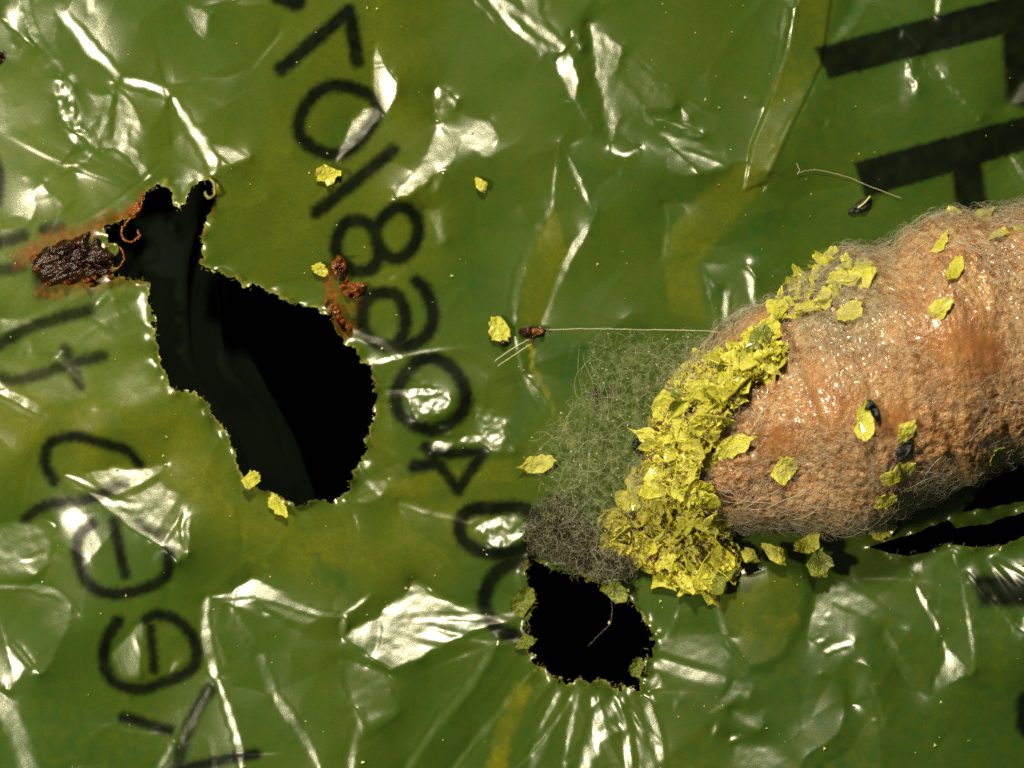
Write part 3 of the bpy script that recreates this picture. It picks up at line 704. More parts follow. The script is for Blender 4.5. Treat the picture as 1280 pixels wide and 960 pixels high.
for pts, v, so in [([(690,420),(740,425),(725,480),(700,500),(685,460)],.6,26), ([(975,838),(1000,850),(1050,900),(1080,1000),(1020,1000),(1000,900)],.75,14), ([(1235,765),(1250,790),(1290,800),(1290,840),(1245,825)],.55,14),
   ([(1005,745),(1016,740),(1012,790),(990,835),(980,830),(1000,790)],.4,10), ([(375,680),(430,715),(445,760),(400,720)],.5,14), ([(878,340),(905,345),(905,400),(890,380)],.4,12), ([(640,560),(680,500),(650,480),(630,530)],.5,20),
   ([(1100,780),(1160,790),(1170,860),(1120,830)],.4,30), ([(120,820),(180,770),(170,850),(130,850)],.5,14), ([(110,830),(20,850),(20,960),(120,900)],.35,60), ([(440,430),(600,380),(640,320),(560,340)],.25,40), ([(905,720),(880,800),(900,830),(990,830),(1000,740)],.15,20),
   ([(540,650),(640,740),(600,740),(520,660)],.4,20), ([(720,180),(760,240),(740,300),(720,230)],.4,12), ([(940,260),(1050,260),(960,320),(900,330)],.5,30)]:
    paint_poly(teal, pts, v, soft=so, jag=jag * 2)
paint_line(teal, spline([(893,738),(900,770),(912,805),(936,838),(960,835),(985,815),(1004,780),(1014,742)], 5), 4, .5, soft=6, jag=jag * 0.4)
paint_line(teal, spline([(505,640),(545,680),(590,720),(625,755)], 5), 3, .8, soft=4, jag=jag * 0.3)
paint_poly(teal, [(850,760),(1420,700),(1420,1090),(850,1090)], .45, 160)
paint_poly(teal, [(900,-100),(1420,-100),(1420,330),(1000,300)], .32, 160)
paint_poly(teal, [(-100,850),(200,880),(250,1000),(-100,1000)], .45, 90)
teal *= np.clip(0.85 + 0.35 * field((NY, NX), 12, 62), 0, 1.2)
pale = np.zeros((NY, NX))  # milky gloss at the left, painted into the film colour
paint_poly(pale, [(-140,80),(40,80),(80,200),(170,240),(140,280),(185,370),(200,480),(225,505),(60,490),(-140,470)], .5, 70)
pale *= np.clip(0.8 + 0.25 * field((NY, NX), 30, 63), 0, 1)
rust = np.zeros((NY, NX))
for pts, w, v, so in [([(25,325),(60,300),(100,290),(140,275),(175,262)],16,.85,20), ([(55,365),(90,358),(140,350)],14,.7,24), ([(412,345),(416,375),(420,395),(435,410)],18,.8,16), ([(440,385),(445,370)],10,.5,12), ([(165,275),(178,250)],14,.9,8),
   ([(253,290),(250,318),(247,330)],5,.8,4), ([(268,232),(264,262)],3,.7,4), ([(416,395),(430,424)],8,.8,6), ([(150,350),(185,352)],5,.6,5)]:
    paint_line(rust, spline(pts, 4) if len(pts) > 2 else pts, w, v, soft=so, jag=jag)
edge = np.exp(-np.maximum(sdf_r, 0) / 2.0) * np.clip(0.55 + 0.4 * field((NY, NX), 11, 71), 0.05, 1)
edge *= np.where(PX > 1000, 0.25, 0.8) * (1 - 0.8 * np.clip(rust * 1.3, 0, 1))

# ---- mesh of the film with its holes
gyx = np.gradient(sdf_r, axis=1) / STEP; gyy = np.gradient(sdf_r, axis=0) / STEP
gl = np.maximum(np.hypot(gyx, gyy), 0.6)
near = np.abs(sdf_r) < STEP * 0.75
mx = np.where(near, -sdf_r * gyx / gl ** 2, 0); my = np.where(near, -sdf_r * gyy / gl ** 2, 0)
mx = np.clip(mx, -0.8 * STEP, 0.8 * STEP); my = np.clip(my, -0.8 * STEP, 0.8 * STEP)
k = 1 - hgt / CAM_Z
V = np.stack([(PX + mx - 640) / 100 * k, (480 - PY - my) / 100 * k, hgt], -1).reshape(-1, 3)
idx = np.arange(NX * NY).reshape(NY, NX)
keep_v = (sdf_r > 0) | near
cen = (sdf_r[:-1, :-1] + sdf_r[1:, :-1] + sdf_r[:-1, 1:] + sdf_r[1:, 1:]) / 4
ok = (cen > 0) & keep_v[:-1, :-1] & keep_v[1:, :-1] & keep_v[:-1, 1:] & keep_v[1:, 1:]
F = np.stack([idx[1:, :-1], idx[1:, 1:], idx[:-1, 1:], idx[:-1, :-1]], -1)[ok]
used = np.zeros(NX * NY, bool); used[F.ravel()] = True
remap = np.cumsum(used) - 1
me = bpy.data.meshes.new('plastic_film')
Vk = V[used]; Fk = remap[F]
me = mesh_np('plastic_film', Vk, Fk)
def add_mask(me, name, a, b_, c):
    at = me.color_attributes.new(name, 'FLOAT_COLOR', 'POINT')
    arr = np.stack([a.ravel()[used], b_.ravel()[used], c.ravel()[used], np.ones(used.sum())], -1).astype(np.float32)
    at.data.foreach_set('color', np.clip(arr, 0, 1).ravel())
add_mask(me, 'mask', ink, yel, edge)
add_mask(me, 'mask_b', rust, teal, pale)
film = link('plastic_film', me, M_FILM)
tag(film, 'crumpled glossy green plastic film with black print and gnawed holes', 'plastic film')

# frayed burrs along the gnawed rims
def burrs(hole, n, seed, lo, hi, parent):
    r = np.random.default_rng(seed)
    pts = np.array(hole + [hole[0]], float)
    seg = np.linalg.norm(np.diff(pts, axis=0), axis=1); cum = np.concatenate([[0], np.cumsum(seg)])
    t = np.sort(r.uniform(0, cum[-1], n))
    # rims fray in places, not evenly
    k_ = np.clip(np.searchsorted(cum, t) - 1, 0, len(seg) - 1)
    f = (t - cum[k_]) / (seg[k_] + 1e-9)
    base = pts[k_] + (pts[k_ + 1] - pts[k_]) * f[:, None]
    nrm = np.stack([pts[k_ + 1][:, 1] - pts[k_][:, 1], -(pts[k_ + 1][:, 0] - pts[k_][:, 0])], -1) / (seg[k_][:, None] + 1e-9)
    paths = []
    for (bx, by), (nx, ny) in zip(base, nrm):
        z0 = film_h(bx, by)
        ln = r.uniform(lo, hi); a = r.normal(0, 0.8)
        dx, dy = nx * math.cos(a) - ny * math.sin(a), nx * math.sin(a) + ny * math.cos(a)
        side = r.choice([-1, 1], p=[0.6, 0.4]); cz = r.uniform(0.0, 0.08); bend = r.normal(0, 0.5)
        q = []
        for m_ in range(5):
            s_ = m_ / 4 * ln * side
            q.append(W(bx + dx * s_ - dy * s_ * bend * m_ / 4 + r.normal(0, .6), by + dy * s_ + dx * s_ * bend * m_ / 4 + r.normal(0, .6), z0 + 0.025 + cz * math.sin(m_ / 4 * 3.0)))
        paths.append(q)
    Vb, Fb = tubes(paths, r.uniform(0.0015, 0.0045, n), 4)
    o = link('frayed_edge', mesh_np('frayed_edge', Vb, Fb), M_BURR, parent)
    o['kind'] = 'stuff'
    return o
burrs(BIG_HOLE, 130, 5, 1.5, 5, film)
burrs(SMALL_HOLE, 150, 6, 2, 8, film)
burrs(SLIT[-6:], 30, 7, 1, 4, film)

# ------------------------------------------------------------------ what lies beneath the film
bg = link('background', mesh_np('background', [(-60, -60, -3.5), (60, -60, -3.5), (60, 60, -3.5), (-60, 60, -3.5)], [(0, 1, 2, 3)]), M_BLACK)
tag(bg, kind='structure')

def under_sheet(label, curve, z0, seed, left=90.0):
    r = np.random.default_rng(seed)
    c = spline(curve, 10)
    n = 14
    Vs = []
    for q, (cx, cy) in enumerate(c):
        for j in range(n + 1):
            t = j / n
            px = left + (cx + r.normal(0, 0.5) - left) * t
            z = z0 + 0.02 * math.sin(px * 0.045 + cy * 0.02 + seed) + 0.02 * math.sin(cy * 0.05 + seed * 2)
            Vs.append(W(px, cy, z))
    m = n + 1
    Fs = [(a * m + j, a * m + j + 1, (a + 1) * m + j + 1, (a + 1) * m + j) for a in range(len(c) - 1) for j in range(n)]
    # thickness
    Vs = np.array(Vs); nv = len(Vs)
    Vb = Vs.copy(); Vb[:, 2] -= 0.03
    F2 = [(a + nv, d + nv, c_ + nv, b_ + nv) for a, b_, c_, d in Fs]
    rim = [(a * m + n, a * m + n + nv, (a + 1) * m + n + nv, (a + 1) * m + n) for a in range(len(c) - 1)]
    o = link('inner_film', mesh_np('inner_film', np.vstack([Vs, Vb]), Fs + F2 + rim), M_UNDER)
    return tag(o, label, 'inner film', 'shade-darkened film layers inside the large hole')
under_sheet('upper shade-darkened film layer showing at the left side of the large hole', [(255,180),(250,260),(236,330),(235,370),(237,420),(246,465),(268,500),(292,535),(306,570),(318,605),(330,660)], -0.35, 3)
under_sheet('deepest shade-darkened film layer in the middle of the large hole', [(330,180),(318,260),(306,330),(305,390),(312,440),(332,480),(352,515),(372,555),(384,590),(392,615),(400,660)], -1.15, 8)
under_sheet('lower shade-darkened film layer set back inside the large hole', [(300,180),(285,260),(274,330),(275,380),(279,430),(296,470),(322,498),(344,535),(356,575),(368,610),(378,660)], -0.75, 5)

# ------------------------------------------------------------------ the cocoon
AX = [(814,606),(820,603),(832,597),(852,589),(900,568),(950,545),(1050,500),(1150,458),(1250,415),(1350,372),(1450,330),(1500,309),(1515,303)]
RAD = [3,30,50,78,108,132,157,164,158,140,100,45,3]
CZ = 0.18
_ax = np.array(AX, float); _s = np.concatenate([[0], np.cumsum(np.linalg.norm(np.diff(_ax, axis=0), axis=1))])
SL = _s[-1]
def surf(s, th, off=0.0):
    """place on the cocoon: s pixels along, th round it (pi/2 is the top)"""
    s = np.asarray(s, float); th = np.asarray(th, float)
    cx = np.interp(s, _s, _ax[:, 0]); cy = np.interp(s, _s, _ax[:, 1])
    rr = np.interp(s, _s, RAD)
    # rings of the abdomen, lumps, and the waist at the upper side
    seg = s / 72.0 + 0.10 * np.sin(th * 2) 
    global _groove
    _groove = np.exp(-((seg - np.round(seg)) / 0.09) ** 2)
    groove = -np.exp(-((seg - np.round(seg)) / 0.10) ** 2) * 3.8 * (0.6 + 0.4 * np.sin(s * 0.017 + th * 2))
    lump = 7 * np.sin(s * 0.021 + 2.2 * np.cos(th) + 1) + 4 * np.sin(s * 0.043 - 3 * np.sin(th)) + 3 * np.sin(th * 5 + s * 0.03)
    waist = -17 * np.exp(-((s - 385) / 26.0) ** 2) * np.exp(-((th - 2.7) / 0.75) ** 2) + 17 * np.exp(-((s - 300) / 55.0) ** 2) * np.exp(-((th - 2.7) / 0.7) ** 2)
    e = np.clip(rr / 60.0, 0, 1)
    rr = rr + (groove + lump + waist) * e + off * 100
    # across the axis: towards the lower right is cos > 0
    ax_, ay_ = 0.915, -0.404
    nx, ny = -ay_, ax_
    px = cx + nx * np.cos(th) * rr; py = cy + ny * np.cos(th) * rr
    z = CZ + 0.0105 * rr * np.sin(th) * 0.84
    z = np.maximum(z, -1.0)
    k_ = 1 - CZ / CAM_Z
    return np.stack([(px - 640) / 100 * k_, (480 - py) / 100 * k_, z], -1)

NS, NT = 460, 400
ss = np.linspace(0, SL, NS); tt = np.linspace(0, 2 * math.pi, NT, endpoint=False)
S_, T_ = np.meshgrid(ss, tt, indexing='ij')
def patch_mask(s, th, bare):
    w = np.ones_like(s)
    for (s0, t0, ds, dt) in bare:
        w -= 0.92 * np.exp(-((s - s0) / ds) ** 2 - ((th - t0) / dt) ** 2)
    return np.clip(w, 0.03, 1)
BARE = [(235, 1.62, 42, 0.28), (395, 1.75, 48, 0.36), (440, 1.45, 26, 0.25), (300, 1.30, 30, 0.2), (160, 1.5, 26, 0.2)]
crust = patch_mask(S_, T_, BARE)
rough_f = 0.55 * field((NS, NT), 8, 301, step=1.9) + 0.6 * field((NS, NT), 18, 302, step=1.9) + 0.35 * field((NS, NT), 4.5, 303, step=1.9)
lump_f = field((NS, NT), 70, 304, step=1.9)
Vc = surf(S_, T_, 0.016 * rough_f * (0.25 + 0.75 * crust) + 0.035 * lump_f)
lumps = np.random.default_rng(9)
Vc = Vc.reshape(-1, 3)
ii = np.arange(NS * NT).reshape(NS, NT)
Fc = np.stack([ii[:-1, :], ii[1:, :], np.roll(ii, -1, 1)[1:, :], np.roll(ii, -1, 1)[:-1, :]], -1).reshape(-1, 4)[:, ::-1]
cocoon = empty('cocoon', W(1130, 470, 0.0))
tag(cocoon, 'plump orange-brown pupa in a thin web of pale silk', 'cocoon')
inv = Vector(cocoon.location)
def shift(V_): return np.asarray(V_, float) - np.array([inv.x, inv.y, inv.z])
body_me = mesh_np('pupa_body', shift(Vc), Fc)
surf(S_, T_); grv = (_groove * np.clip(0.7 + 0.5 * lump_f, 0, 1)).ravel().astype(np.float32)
bm_ = crust.ravel().astype(np.float32)
tw = T_.ravel() % (2 * math.pi)
bulge = np.exp(-((S_.ravel() - 300) / 62.0) ** 4 - ((tw - 2.55) / 0.62) ** 4) + 0.75 * np.clip((0.75 - np.where(tw > 4, tw - 2 * math.pi, tw)) / 0.5, 0, 1) * (tw < 1.2) + 0.7 * np.clip((tw - 2.65) / 0.4, 0, 1) * (tw < 4)
bulge = np.clip(bulge * (1 + 0.3 * rough_f.ravel()), 0, 1).astype(np.float32)
body_me.color_attributes.new('mask', 'FLOAT_COLOR', 'POINT').data.foreach_set('color', np.stack([bm_, bulge, grv, np.ones_like(bm_)], -1).ravel())
link('pupa_body', body_me, M_BODY, cocoon)
def silk_fibres(n, seed, k=9, step=4.0, curl=0.9, off=(0.0, 0.06), rad=(0.0035, 0.008), srange=(40, 720), trange=(-0.35, 3.5), clump=0.9, bare=True):
    r = np.random.default_rng(seed)
    s0 = r.uniform(*srange, n * 3); t0 = r.uniform(*trange, n * 3)
    # clumps: silk lies thick in some places and thin in others
    cl = 0.5 + 0.5 * np.sin(s0 * 0.05 + 3 * np.sin(t0 * 3.1)) * np.sin(t0 * 6.0 + s0 * 0.023 + 1.7)
    pr = (1 - clump) + clump * cl ** 1.3
    if bare: pr *= patch_mask(s0, t0, BARE)
    keep = np.where(r.uniform(0, 1, n * 3) < pr)[0][:n]
    s = s0[keep]; t = t0[keep]; m = len(s)
    a = r.uniform(0, 2 * math.pi, m); o0 = r.uniform(*off, m); da = r.normal(0, curl, m)
    P_ = []
    for q in range(k):
        o = o0 * (0.4 + np.sin(math.pi * q / (k - 1)) * 1.0) + 0.012
        P_.append(surf(s, t, o))
        s = s + np.cos(a) * step; t = t + np.sin(a) * step / np.maximum(np.interp(s, _s, RAD), 30)
        a = a + da * 0.5 + r.normal(0, curl * 0.7, m)
    return np.stack(P_, 1), r.uniform(*rad, m)
def silk_obj(name, mat, paths, radii, parent, sides=3):
    V_, F_ = tubes(paths, radii, sides)
    o = link(name, mesh_np(name, shift(V_) if parent is cocoon else V_, F_), mat, parent)
    o['kind'] = 'stuff'
    return o
p1, r1 = silk_fibres(12500, 101, k=6, step=2.4, off=(0.0, 0.02), rad=(0.0008, 0.0022))
silk_obj('curled_silk', M_SILK, p1, r1, cocoon)
p2, r2 = silk_fibres(260, 102, k=14, step=7, curl=0.22, off=(0.01, 0.05), rad=(0.0015, 0.003), clump=0.4)
silk_obj('silk_thread', M_SILK, p2, r2, cocoon)
# loose fuzz of greyer silk along both flanks
p3, r3 = silk_fibres(1300, 103, k=9, step=3.2, curl=0.6, off=(0.01, 0.09), rad=(0.001, 0.0022), trange=(2.55, 3.6), clump=0.3, bare=False)
p4, r4 = silk_fibres(1300, 104, k=9, step=3.2, curl=0.6, off=(0.01, 0.09), rad=(0.001, 0.0022), trange=(-0.5, 0.65), clump=0.3, bare=False)
silk_obj('flank_silk', M_SILK_G, np.concatenate([p3, p4]), np.concatenate([r3, r4]), cocoon)

def membrane(name, mat, fn, nu, nv, maskfn, parent):
    uu, vv = np.meshgrid(np.linspace(0, 1, nu), np.linspace(0, 1, nv), indexing='ij')
    V_ = fn(uu, vv).reshape(-1, 3)
    i_ = np.arange(nu * nv).reshape(nu, nv)
    F_ = np.stack([i_[:-1, :-1], i_[1:, :-1], i_[1:, 1:], i_[:-1, 1:]], -1).reshape(-1, 4)
    me_ = mesh_np(name, shift(V_) if parent is cocoon else V_, F_)
    at = me_.color_attributes.new('mask', 'FLOAT_COLOR', 'POINT')
    mk = np.clip(maskfn(uu, vv), 0, 1).ravel()
    at.data.foreach_set('color', np.stack([mk, mk, mk, np.ones_like(mk)], -1).astype(np.float32).ravel())
    return link(name, me_, mat, parent)
M_MEM = membrane_material('silk_sheet', (0.60, 0.50, 0.38), 0.46, 0.72, 7.0, 0.42)
M_MEM2 = membrane_material('thin_silk_web', (0.34, 0.40, 0.20), 0.44, 0.66, 10.0, 0.40)
membrane('silk_veil', M_MEM, lambda a, c: surf(40 + a * (SL - 60), -0.5 + c * 4.1, 0.035 + 0.02 * np.sin(a * 40 + c * 17)), 160, 100,
         lambda a, c: patch_mask(40 + a * (SL - 60), -0.5 + c * 4.1, BARE), cocoon)

# ------------------------------------------------------------------ silk web spun from the cocoon over the film at the left
WEB = [(735,414),(800,412),(900,418),(950,425),(930,470),(880,520),(840,600),(800,650),(760,700),(700,665),(690,620),(660,600),(650,560),(690,520),(725,480),(728,440)]
def web_z(px, py):
    d = np.hypot(px - 900, py - 560)
    return 0.10 + 0.55 * np.clip(1 - d / 270.0, 0, 1) ** 1.3
web = empty('silk_web', W(760, 540, 0.0))
tag(web, 'loose tangled web of grey silk left of the yellow scraps', 'silk web')
wr = np.random.default_rng(55)
def in_poly_pts(poly, n, r):
    a = np.array(poly, float); out = np.zeros((0, 2))
    while len(out) < n:
        q = np.stack([r.uniform(a[:, 0].min(), a[:, 0].max(), n), r.uniform(a[:, 1].min(), a[:, 1].max(), n)], -1)
        out = np.concatenate([out, q[inside(poly, q[:, 0], q[:, 1])]])
    return out[:n]
def flat_fibres(poly, n, r, k=9, step=3.6, curl=0.5, zf=web_z, zj=0.12):
    q = in_poly_pts(poly, n, r); a = r.uniform(0, 2 * math.pi, n); da = r.normal(0, curl * 0.6, n)
    x, y = q[:, 0].copy(), q[:, 1].copy(); zz = r.normal(0, zj, n); P_ = []
    for m_ in range(k):
        z_ = np.maximum(zf(x, y) + zz + 0.05 * np.sin(m_ * 0.9 + zz * 40), 0.05)
        k_ = 1 - z_ / CAM_Z
        P_.append(np.stack([(x - 640) / 100 * k_, (480 - y) / 100 * k_, z_], -1))
        x = x + np.cos(a) * step; y = y + np.sin(a) * step
        a = a + da + r.normal(0, curl * 0.6, n)
    P_ = np.stack(P_, 1)
    ex = P_[:, -1, 0] / (1 - P_[:, -1, 2] / CAM_Z) * 100 + 640; ey = 480 - P_[:, -1, 1] / (1 - P_[:, -1, 2] / CAM_Z) * 100
    return P_[inside(poly, ex, ey)]
wl = np.array([web.location.x, web.location.y, 0])
def web_part(name, paths, rad, mat):
    V_, F_ = tubes(paths, rad[:len(paths)], 3)
    o = link(name, mesh_np(name, V_ - wl, F_), mat, web); o['kind'] = 'stuff'; return o
pw = flat_fibres(WEB, 900, wr, k=9, step=3.6)
web_part('tangled_fibre', pw, wr.uniform(0.0009, 0.0025, 900), M_SILK_G)
near_pile = [(800,440),(860,420),(940,420),(900,500),(830,600),(790,640),(770,600),(800,520)]
pw2 = flat_fibres(near_pile, 260, wr, zj=0.12)
web_part('dense_fibre', pw2, wr.uniform(0.0008, 0.002, 260), M_SILK)
pw3 = flat_fibres([(720,430),(770,430),(770,500),(790,560),(740,620),(700,650),(690,600),(730,520)], 90, wr, k=14, step=6, curl=0.25)
web_part('long_fibre', pw3, wr.uniform(0.001, 0.002, 90), M_SILK)
def web_sheet(a, c):
    px = 645 + a * 310; py = 411 + c * 290
    z = web_z(px, py) * 0.9 + 0.02 * np.sin(px * 0.07) * np.sin(py * 0.09)
    k_ = 1 - z / CAM_Z
    return np.stack([(px - 640) / 100 * k_ - wl[0], (480 - py) / 100 * k_ - wl[1], z], -1)
def web_mask(a, c):
    px = 645 + a * 310; py = 411 + c * 290
    d = seg_dist(WEB + [WEB[0]], px, py)
    return np.where(inside(WEB, px, py), np.clip(d / 45 + 0.05, 0, 1), 0)
membrane('thin_sheet', M_MEM2, web_sheet, 90, 90, web_mask, web)

membrane_soot = None
WV, WF = [], []  # pale chips added to stand in for wet glints in the web
for (px, py) in in_poly_pts(WEB, 170, wr):
    c0 = np.array(W(px, py, float(web_z(px, py)) + wr.uniform(0, 0.12))) - wl; b0 = len(WV)
    for w_ in ((1, 0, 0), (-.5, .8, 0), (-.6, -.7, 0), (0, 0, .9)):
        WV.append(c0 + (np.array(w_) + wr.normal(0, .3, 3)) * wr.uniform(0.005, 0.018))
    WF += [(b0, b0 + 1, b0 + 2), (b0, b0 + 1, b0 + 3), (b0 + 1, b0 + 2, b0 + 3), (b0 + 2, b0, b0 + 3)]
o = link('glint_speck', mesh_np('glint_speck', WV, WF, smooth=False), M_SILK, web); o['kind'] = 'stuff'
# dark, sooty silk above the small hole
soot = empty('sooty_silk', W(710, 670, 0.0))
tag(soot, 'dark matted silk with grit at the upper rim of the small hole', 'silk clump')
SOOT = [(668,625),(705,612),(730,640),(760,680),(800,700),(800,722),(765,728),(730,722),(690,708),(662,690),(648,660)]
q = flat_fibres(SOOT, 1100, wr, k=7, step=2.6, curl=0.9, zf=lambda x, y: np.full_like(x, 0.12), zj=0.05)
V_, F_ = tubes(q, wr.uniform(0.0012, 0.0045, len(q)), 3)
sl = np.array([soot.location.x, soot.location.y, 0])
o = link('matted_fibre', mesh_np('matted_fibre', V_ - sl, F_), M_SILK_D, soot); o['kind'] = 'stuff'
q = flat_fibres(SOOT, 420, wr, k=8, step=3.4, curl=0.7, zf=lambda x, y: np.full_like(x, 0.24), zj=0.07)
V_, F_ = tubes(q, wr.uniform(0.001, 0.0022, len(q)), 3)
o = link('pale_fibre', mesh_np('pale_fibre', V_ - sl, F_), M_SILK_G, soot); o['kind'] = 'stuff'

GV, GF = [], []
for (px, py) in in_poly_pts(SOOT, 420, wr):
    c0 = np.array(W(px, py, wr.uniform(0.05, 0.2))) - sl; b0 = len(GV)
    for w_ in ((1, 0, 0), (-.5, .8, 0), (-.6, -.7, 0), (0, 0, .9)):
        GV.append(c0 + (np.array(w_) + wr.normal(0, .3, 3)) * wr.uniform(0.008, 0.03))
    GF += [(b0, b0 + 1, b0 + 2), (b0, b0 + 1, b0 + 3), (b0 + 1, b0 + 2, b0 + 3), (b0 + 2, b0, b0 + 3)]
o = link('grit', mesh_np('grit', GV, GF, smooth=False), M_SPECK, soot); o['kind'] = 'stuff'
M_MEM3 = membrane_material('sooty_sheet', (0.05, 0.048, 0.03), 0.30, 0.70, 7.0, 0.85)
def soot_sheet(a, c):
    px = 645 + a * 165; py = 608 + c * 125
    z = 0.09 + 0.02 * np.sin(px * 0.2) * np.sin(py * 0.17)
    k_ = 1 - z / CAM_Z
    return np.stack([(px - 640) / 100 * k_ - sl[0], (480 - py) / 100 * k_ - sl[1], z], -1)
def soot_mask(a, c):
    px = 645 + a * 165; py = 608 + c * 125
    return np.where(inside(SOOT, px, py), np.clip(seg_dist(SOOT + [SOOT[0]], px, py) / 12, 0, 1), 0)
membrane('matted_sheet', M_MEM3, soot_sheet, 60, 50, soot_mask, soot)

# ------------------------------------------------------------------ yellow scraps of gnawed film
def flake_mesh(name, seed, aspect=1.0, jagv=0.22, bend=0.5, notch=False, thick=0.045):
    """unit scrap: ragged outline, curled, with thickness"""
    r = np.random.default_rng(seed)
    n = 22
    nc = int(r.integers(5, 8))
    ca = np.sort((np.arange(nc) + r.uniform(-0.28, 0.28, nc)) * 2 * math.pi / nc); cr_ = r.uniform(0.34, 0.66, nc)
    cp = np.stack([np.cos(ca) * cr_, np.sin(ca) * cr_], -1)
    tq = np.arange(n) / n * nc; k0 = tq.astype(int) % nc; ft = (tq - tq.astype(int))[:, None]
    bp = cp[k0] * (1 - ft) + cp[(k0 + 1) % nc] * ft + r.normal(0, 0.042, (n, 2))
    ang = np.arctan2(bp[:, 1], bp[:, 0]); rad = np.hypot(bp[:, 0], bp[:, 1])
    if notch:
        rad *= np.where(np.abs(((ang + math.pi / 2 + math.pi) % (2 * math.pi)) - math.pi) < 0.75, 0.30, 1.0)
    h = n // 2
    Vf = [(0.0, 0.0)] + [(rad[i] * 0.58 * math.cos(ang[i]), rad[i] * 0.58 * math.sin(ang[i])) for i in range(0, n, 2)] + [(rad[i] * math.cos(ang[i]), rad[i] * math.sin(ang[i])) for i in range(n)]
    Vf = np.array(Vf)
    Ft = [(0, 1 + i, 1 + (i + 1) % h) for i in range(h)]
    for i in range(h):
        o0, o1, o2 = 1 + h + 2 * i, 1 + h + 2 * i + 1, 1 + h + (2 * i + 2) % n
        a, b_ = 1 + i, 1 + (i + 1) % h
        Ft += [(a, o0, o1), (a, o1, b_), (b_, o1, o2)]
    x, y = Vf[:, 0] * aspect ** 0.5, Vf[:, 1] / aspect ** 0.5
    th = r.uniform(0, math.pi)
    u_ = x * math.cos(th) + y * math.sin(th)
    z = bend * (u_ ** 2) * r.choice([-1, 1]) + r.normal(0, 0.022, len(x)) + 0.05 * np.sin(x * 6 + seed) * np.cos(y * 5)
    z -= z.mean()
    top = np.stack([x, y, z + thick / 2], -1); bot = np.stack([x, y, z - thick / 2], -1)
    m = len(top)
    Fb = [(c + m, b_ + m, a + m) for a, b_, c in Ft]
    rim = []
    for i in range(n):
        a, b_ = 1 + h + i, 1 + h + (i + 1) % n
        rim += [(a, a + m, b_ + m), (a, b_ + m, b_)]
    me_ = mesh_np(name, np.vstack([top, bot]), Ft + Fb + rim, smooth=False)
    rm = np.zeros(m); rm[1:1 + h] = r.uniform(0.2, 0.6, h); rm[1 + h:] = r.uniform(0.75, 1.0, n); rm = np.tile(rm, 2).astype(np.float32)
    me_.color_attributes.new('mask', 'FLOAT_COLOR', 'POINT').data.foreach_set('color', np.stack([rm, rm, rm, np.ones_like(rm)], -1).ravel())
    return me_

FL = [flake_mesh('film_scrap', 200 + i, aspect=[1, 1.15, 1.3, 1.0, 1.5, 1.2, 0.9, 1.1, 1.35, 1.0][i], bend=[.5, .9, .4, 1.2, .7, .2, 1.0, .6, .3, .8][i]) for i in range(10)]
for m_ in FL: m_.materials.append(M_FLAKE)
FLG = [m_.copy() for m_ in FL[:4]]
for m_ in FLG: m_.materials.clear(); m_.materials.append(M_FLAKE_G)

from mathutils.bvhtree import BVHTree
_bvh = BVHTree.FromPolygons([tuple(v) for v in Vc.tolist()], Fc.tolist())
def hit(px, py):
    o_ = Vector((0, 0, CAM_Z)); d_ = (Vector(W(px, py, 0)) - o_).normalized()
    l_, n_, i_, t_ = _bvh.ray_cast(o_, d_)
    return l_
def pupa_top(px, py):
    l_ = hit(px, py)
    return None if l_ is None else l_.z
def ground_z(px, py):
    t = pupa_top(px, py)
    f = max(film_h(px, py), -0.1)
    return f if t is None else max(t, f)
def slope_rot(px, py):
    e = 9.0
    dzx = (ground_z(px + e, py) - ground_z(px - e, py)) / (2 * e / 100); dzy = -(ground_z(px, py + e) - ground_z(px, py - e)) / (2 * e / 100)
    n = Vector((-max(-1.3, min(1.3, dzx)), -max(-1.3, min(1.3, dzy)), 1)).normalized()
    return n
def put_flake(me_, px, py, size, rot, lift=0.03, tilt=0.25, parent=None, name='film_scrap', stretch=1.0, zfix=None):
    z = (ground_z(px, py) if zfix is None else zfix) + lift
    o = link(name, me_, None, None)
    loc = Vector(W(px, py, z))
    n = (slope_rot(px, py) if zfix is None else Vector((0, 0, 1))) + Vector((random.uniform(-tilt, tilt), random.uniform(-tilt, tilt), 0))
    q_ = n.normalized().to_track_quat('Z', 'Y').to_matrix().to_4x4()
    M4 = Matrix.Translation(loc) @ q_ @ Matrix.Rotation(math.radians(rot), 4, 'Z') @ Matrix.Diagonal((size / 100 * stretch, size / 100 / stretch, size / 100, 1))
    if parent is not None:
        o.parent = parent
        M4 = Matrix.Translation(-Vector(parent.location)) @ M4
    o.matrix_local = M4
    return o

pile = empty('scrap_pile', W(840, 620, 0.0))
tag(pile, 'heap of crumpled yellow film scraps packed round the cocoon end', 'scrap pile')
PILE = [(938,424),(965,404),(985,440),(945,470),(912,520),(880,560),(872,610),(900,650),(925,700),(905,735),(860,740),(825,722),(790,700),(755,690),(760,650),(785,615),(800,575),(815,525),(838,470),(880,440)]
pr = np.random.default_rng(77)
pp = in_poly_pts(PILE, 300, pr)
for i, (px, py) in enumerate(pp):
    big = pr.uniform(0, 1)
    size = 18 + 30 * big ** 2
    lay = pr.uniform(0, 1)
    o = put_flake(FL[pr.integers(0, 10)] if pr.uniform() < 0.95 else FLG[pr.integers(0, 4)], px, py, size, pr.uniform(0, 360), lift=0.02 + 0.20 * lay, tilt=0.8, parent=pile, name='scrap', stretch=pr.uniform(0.8, 1.45))
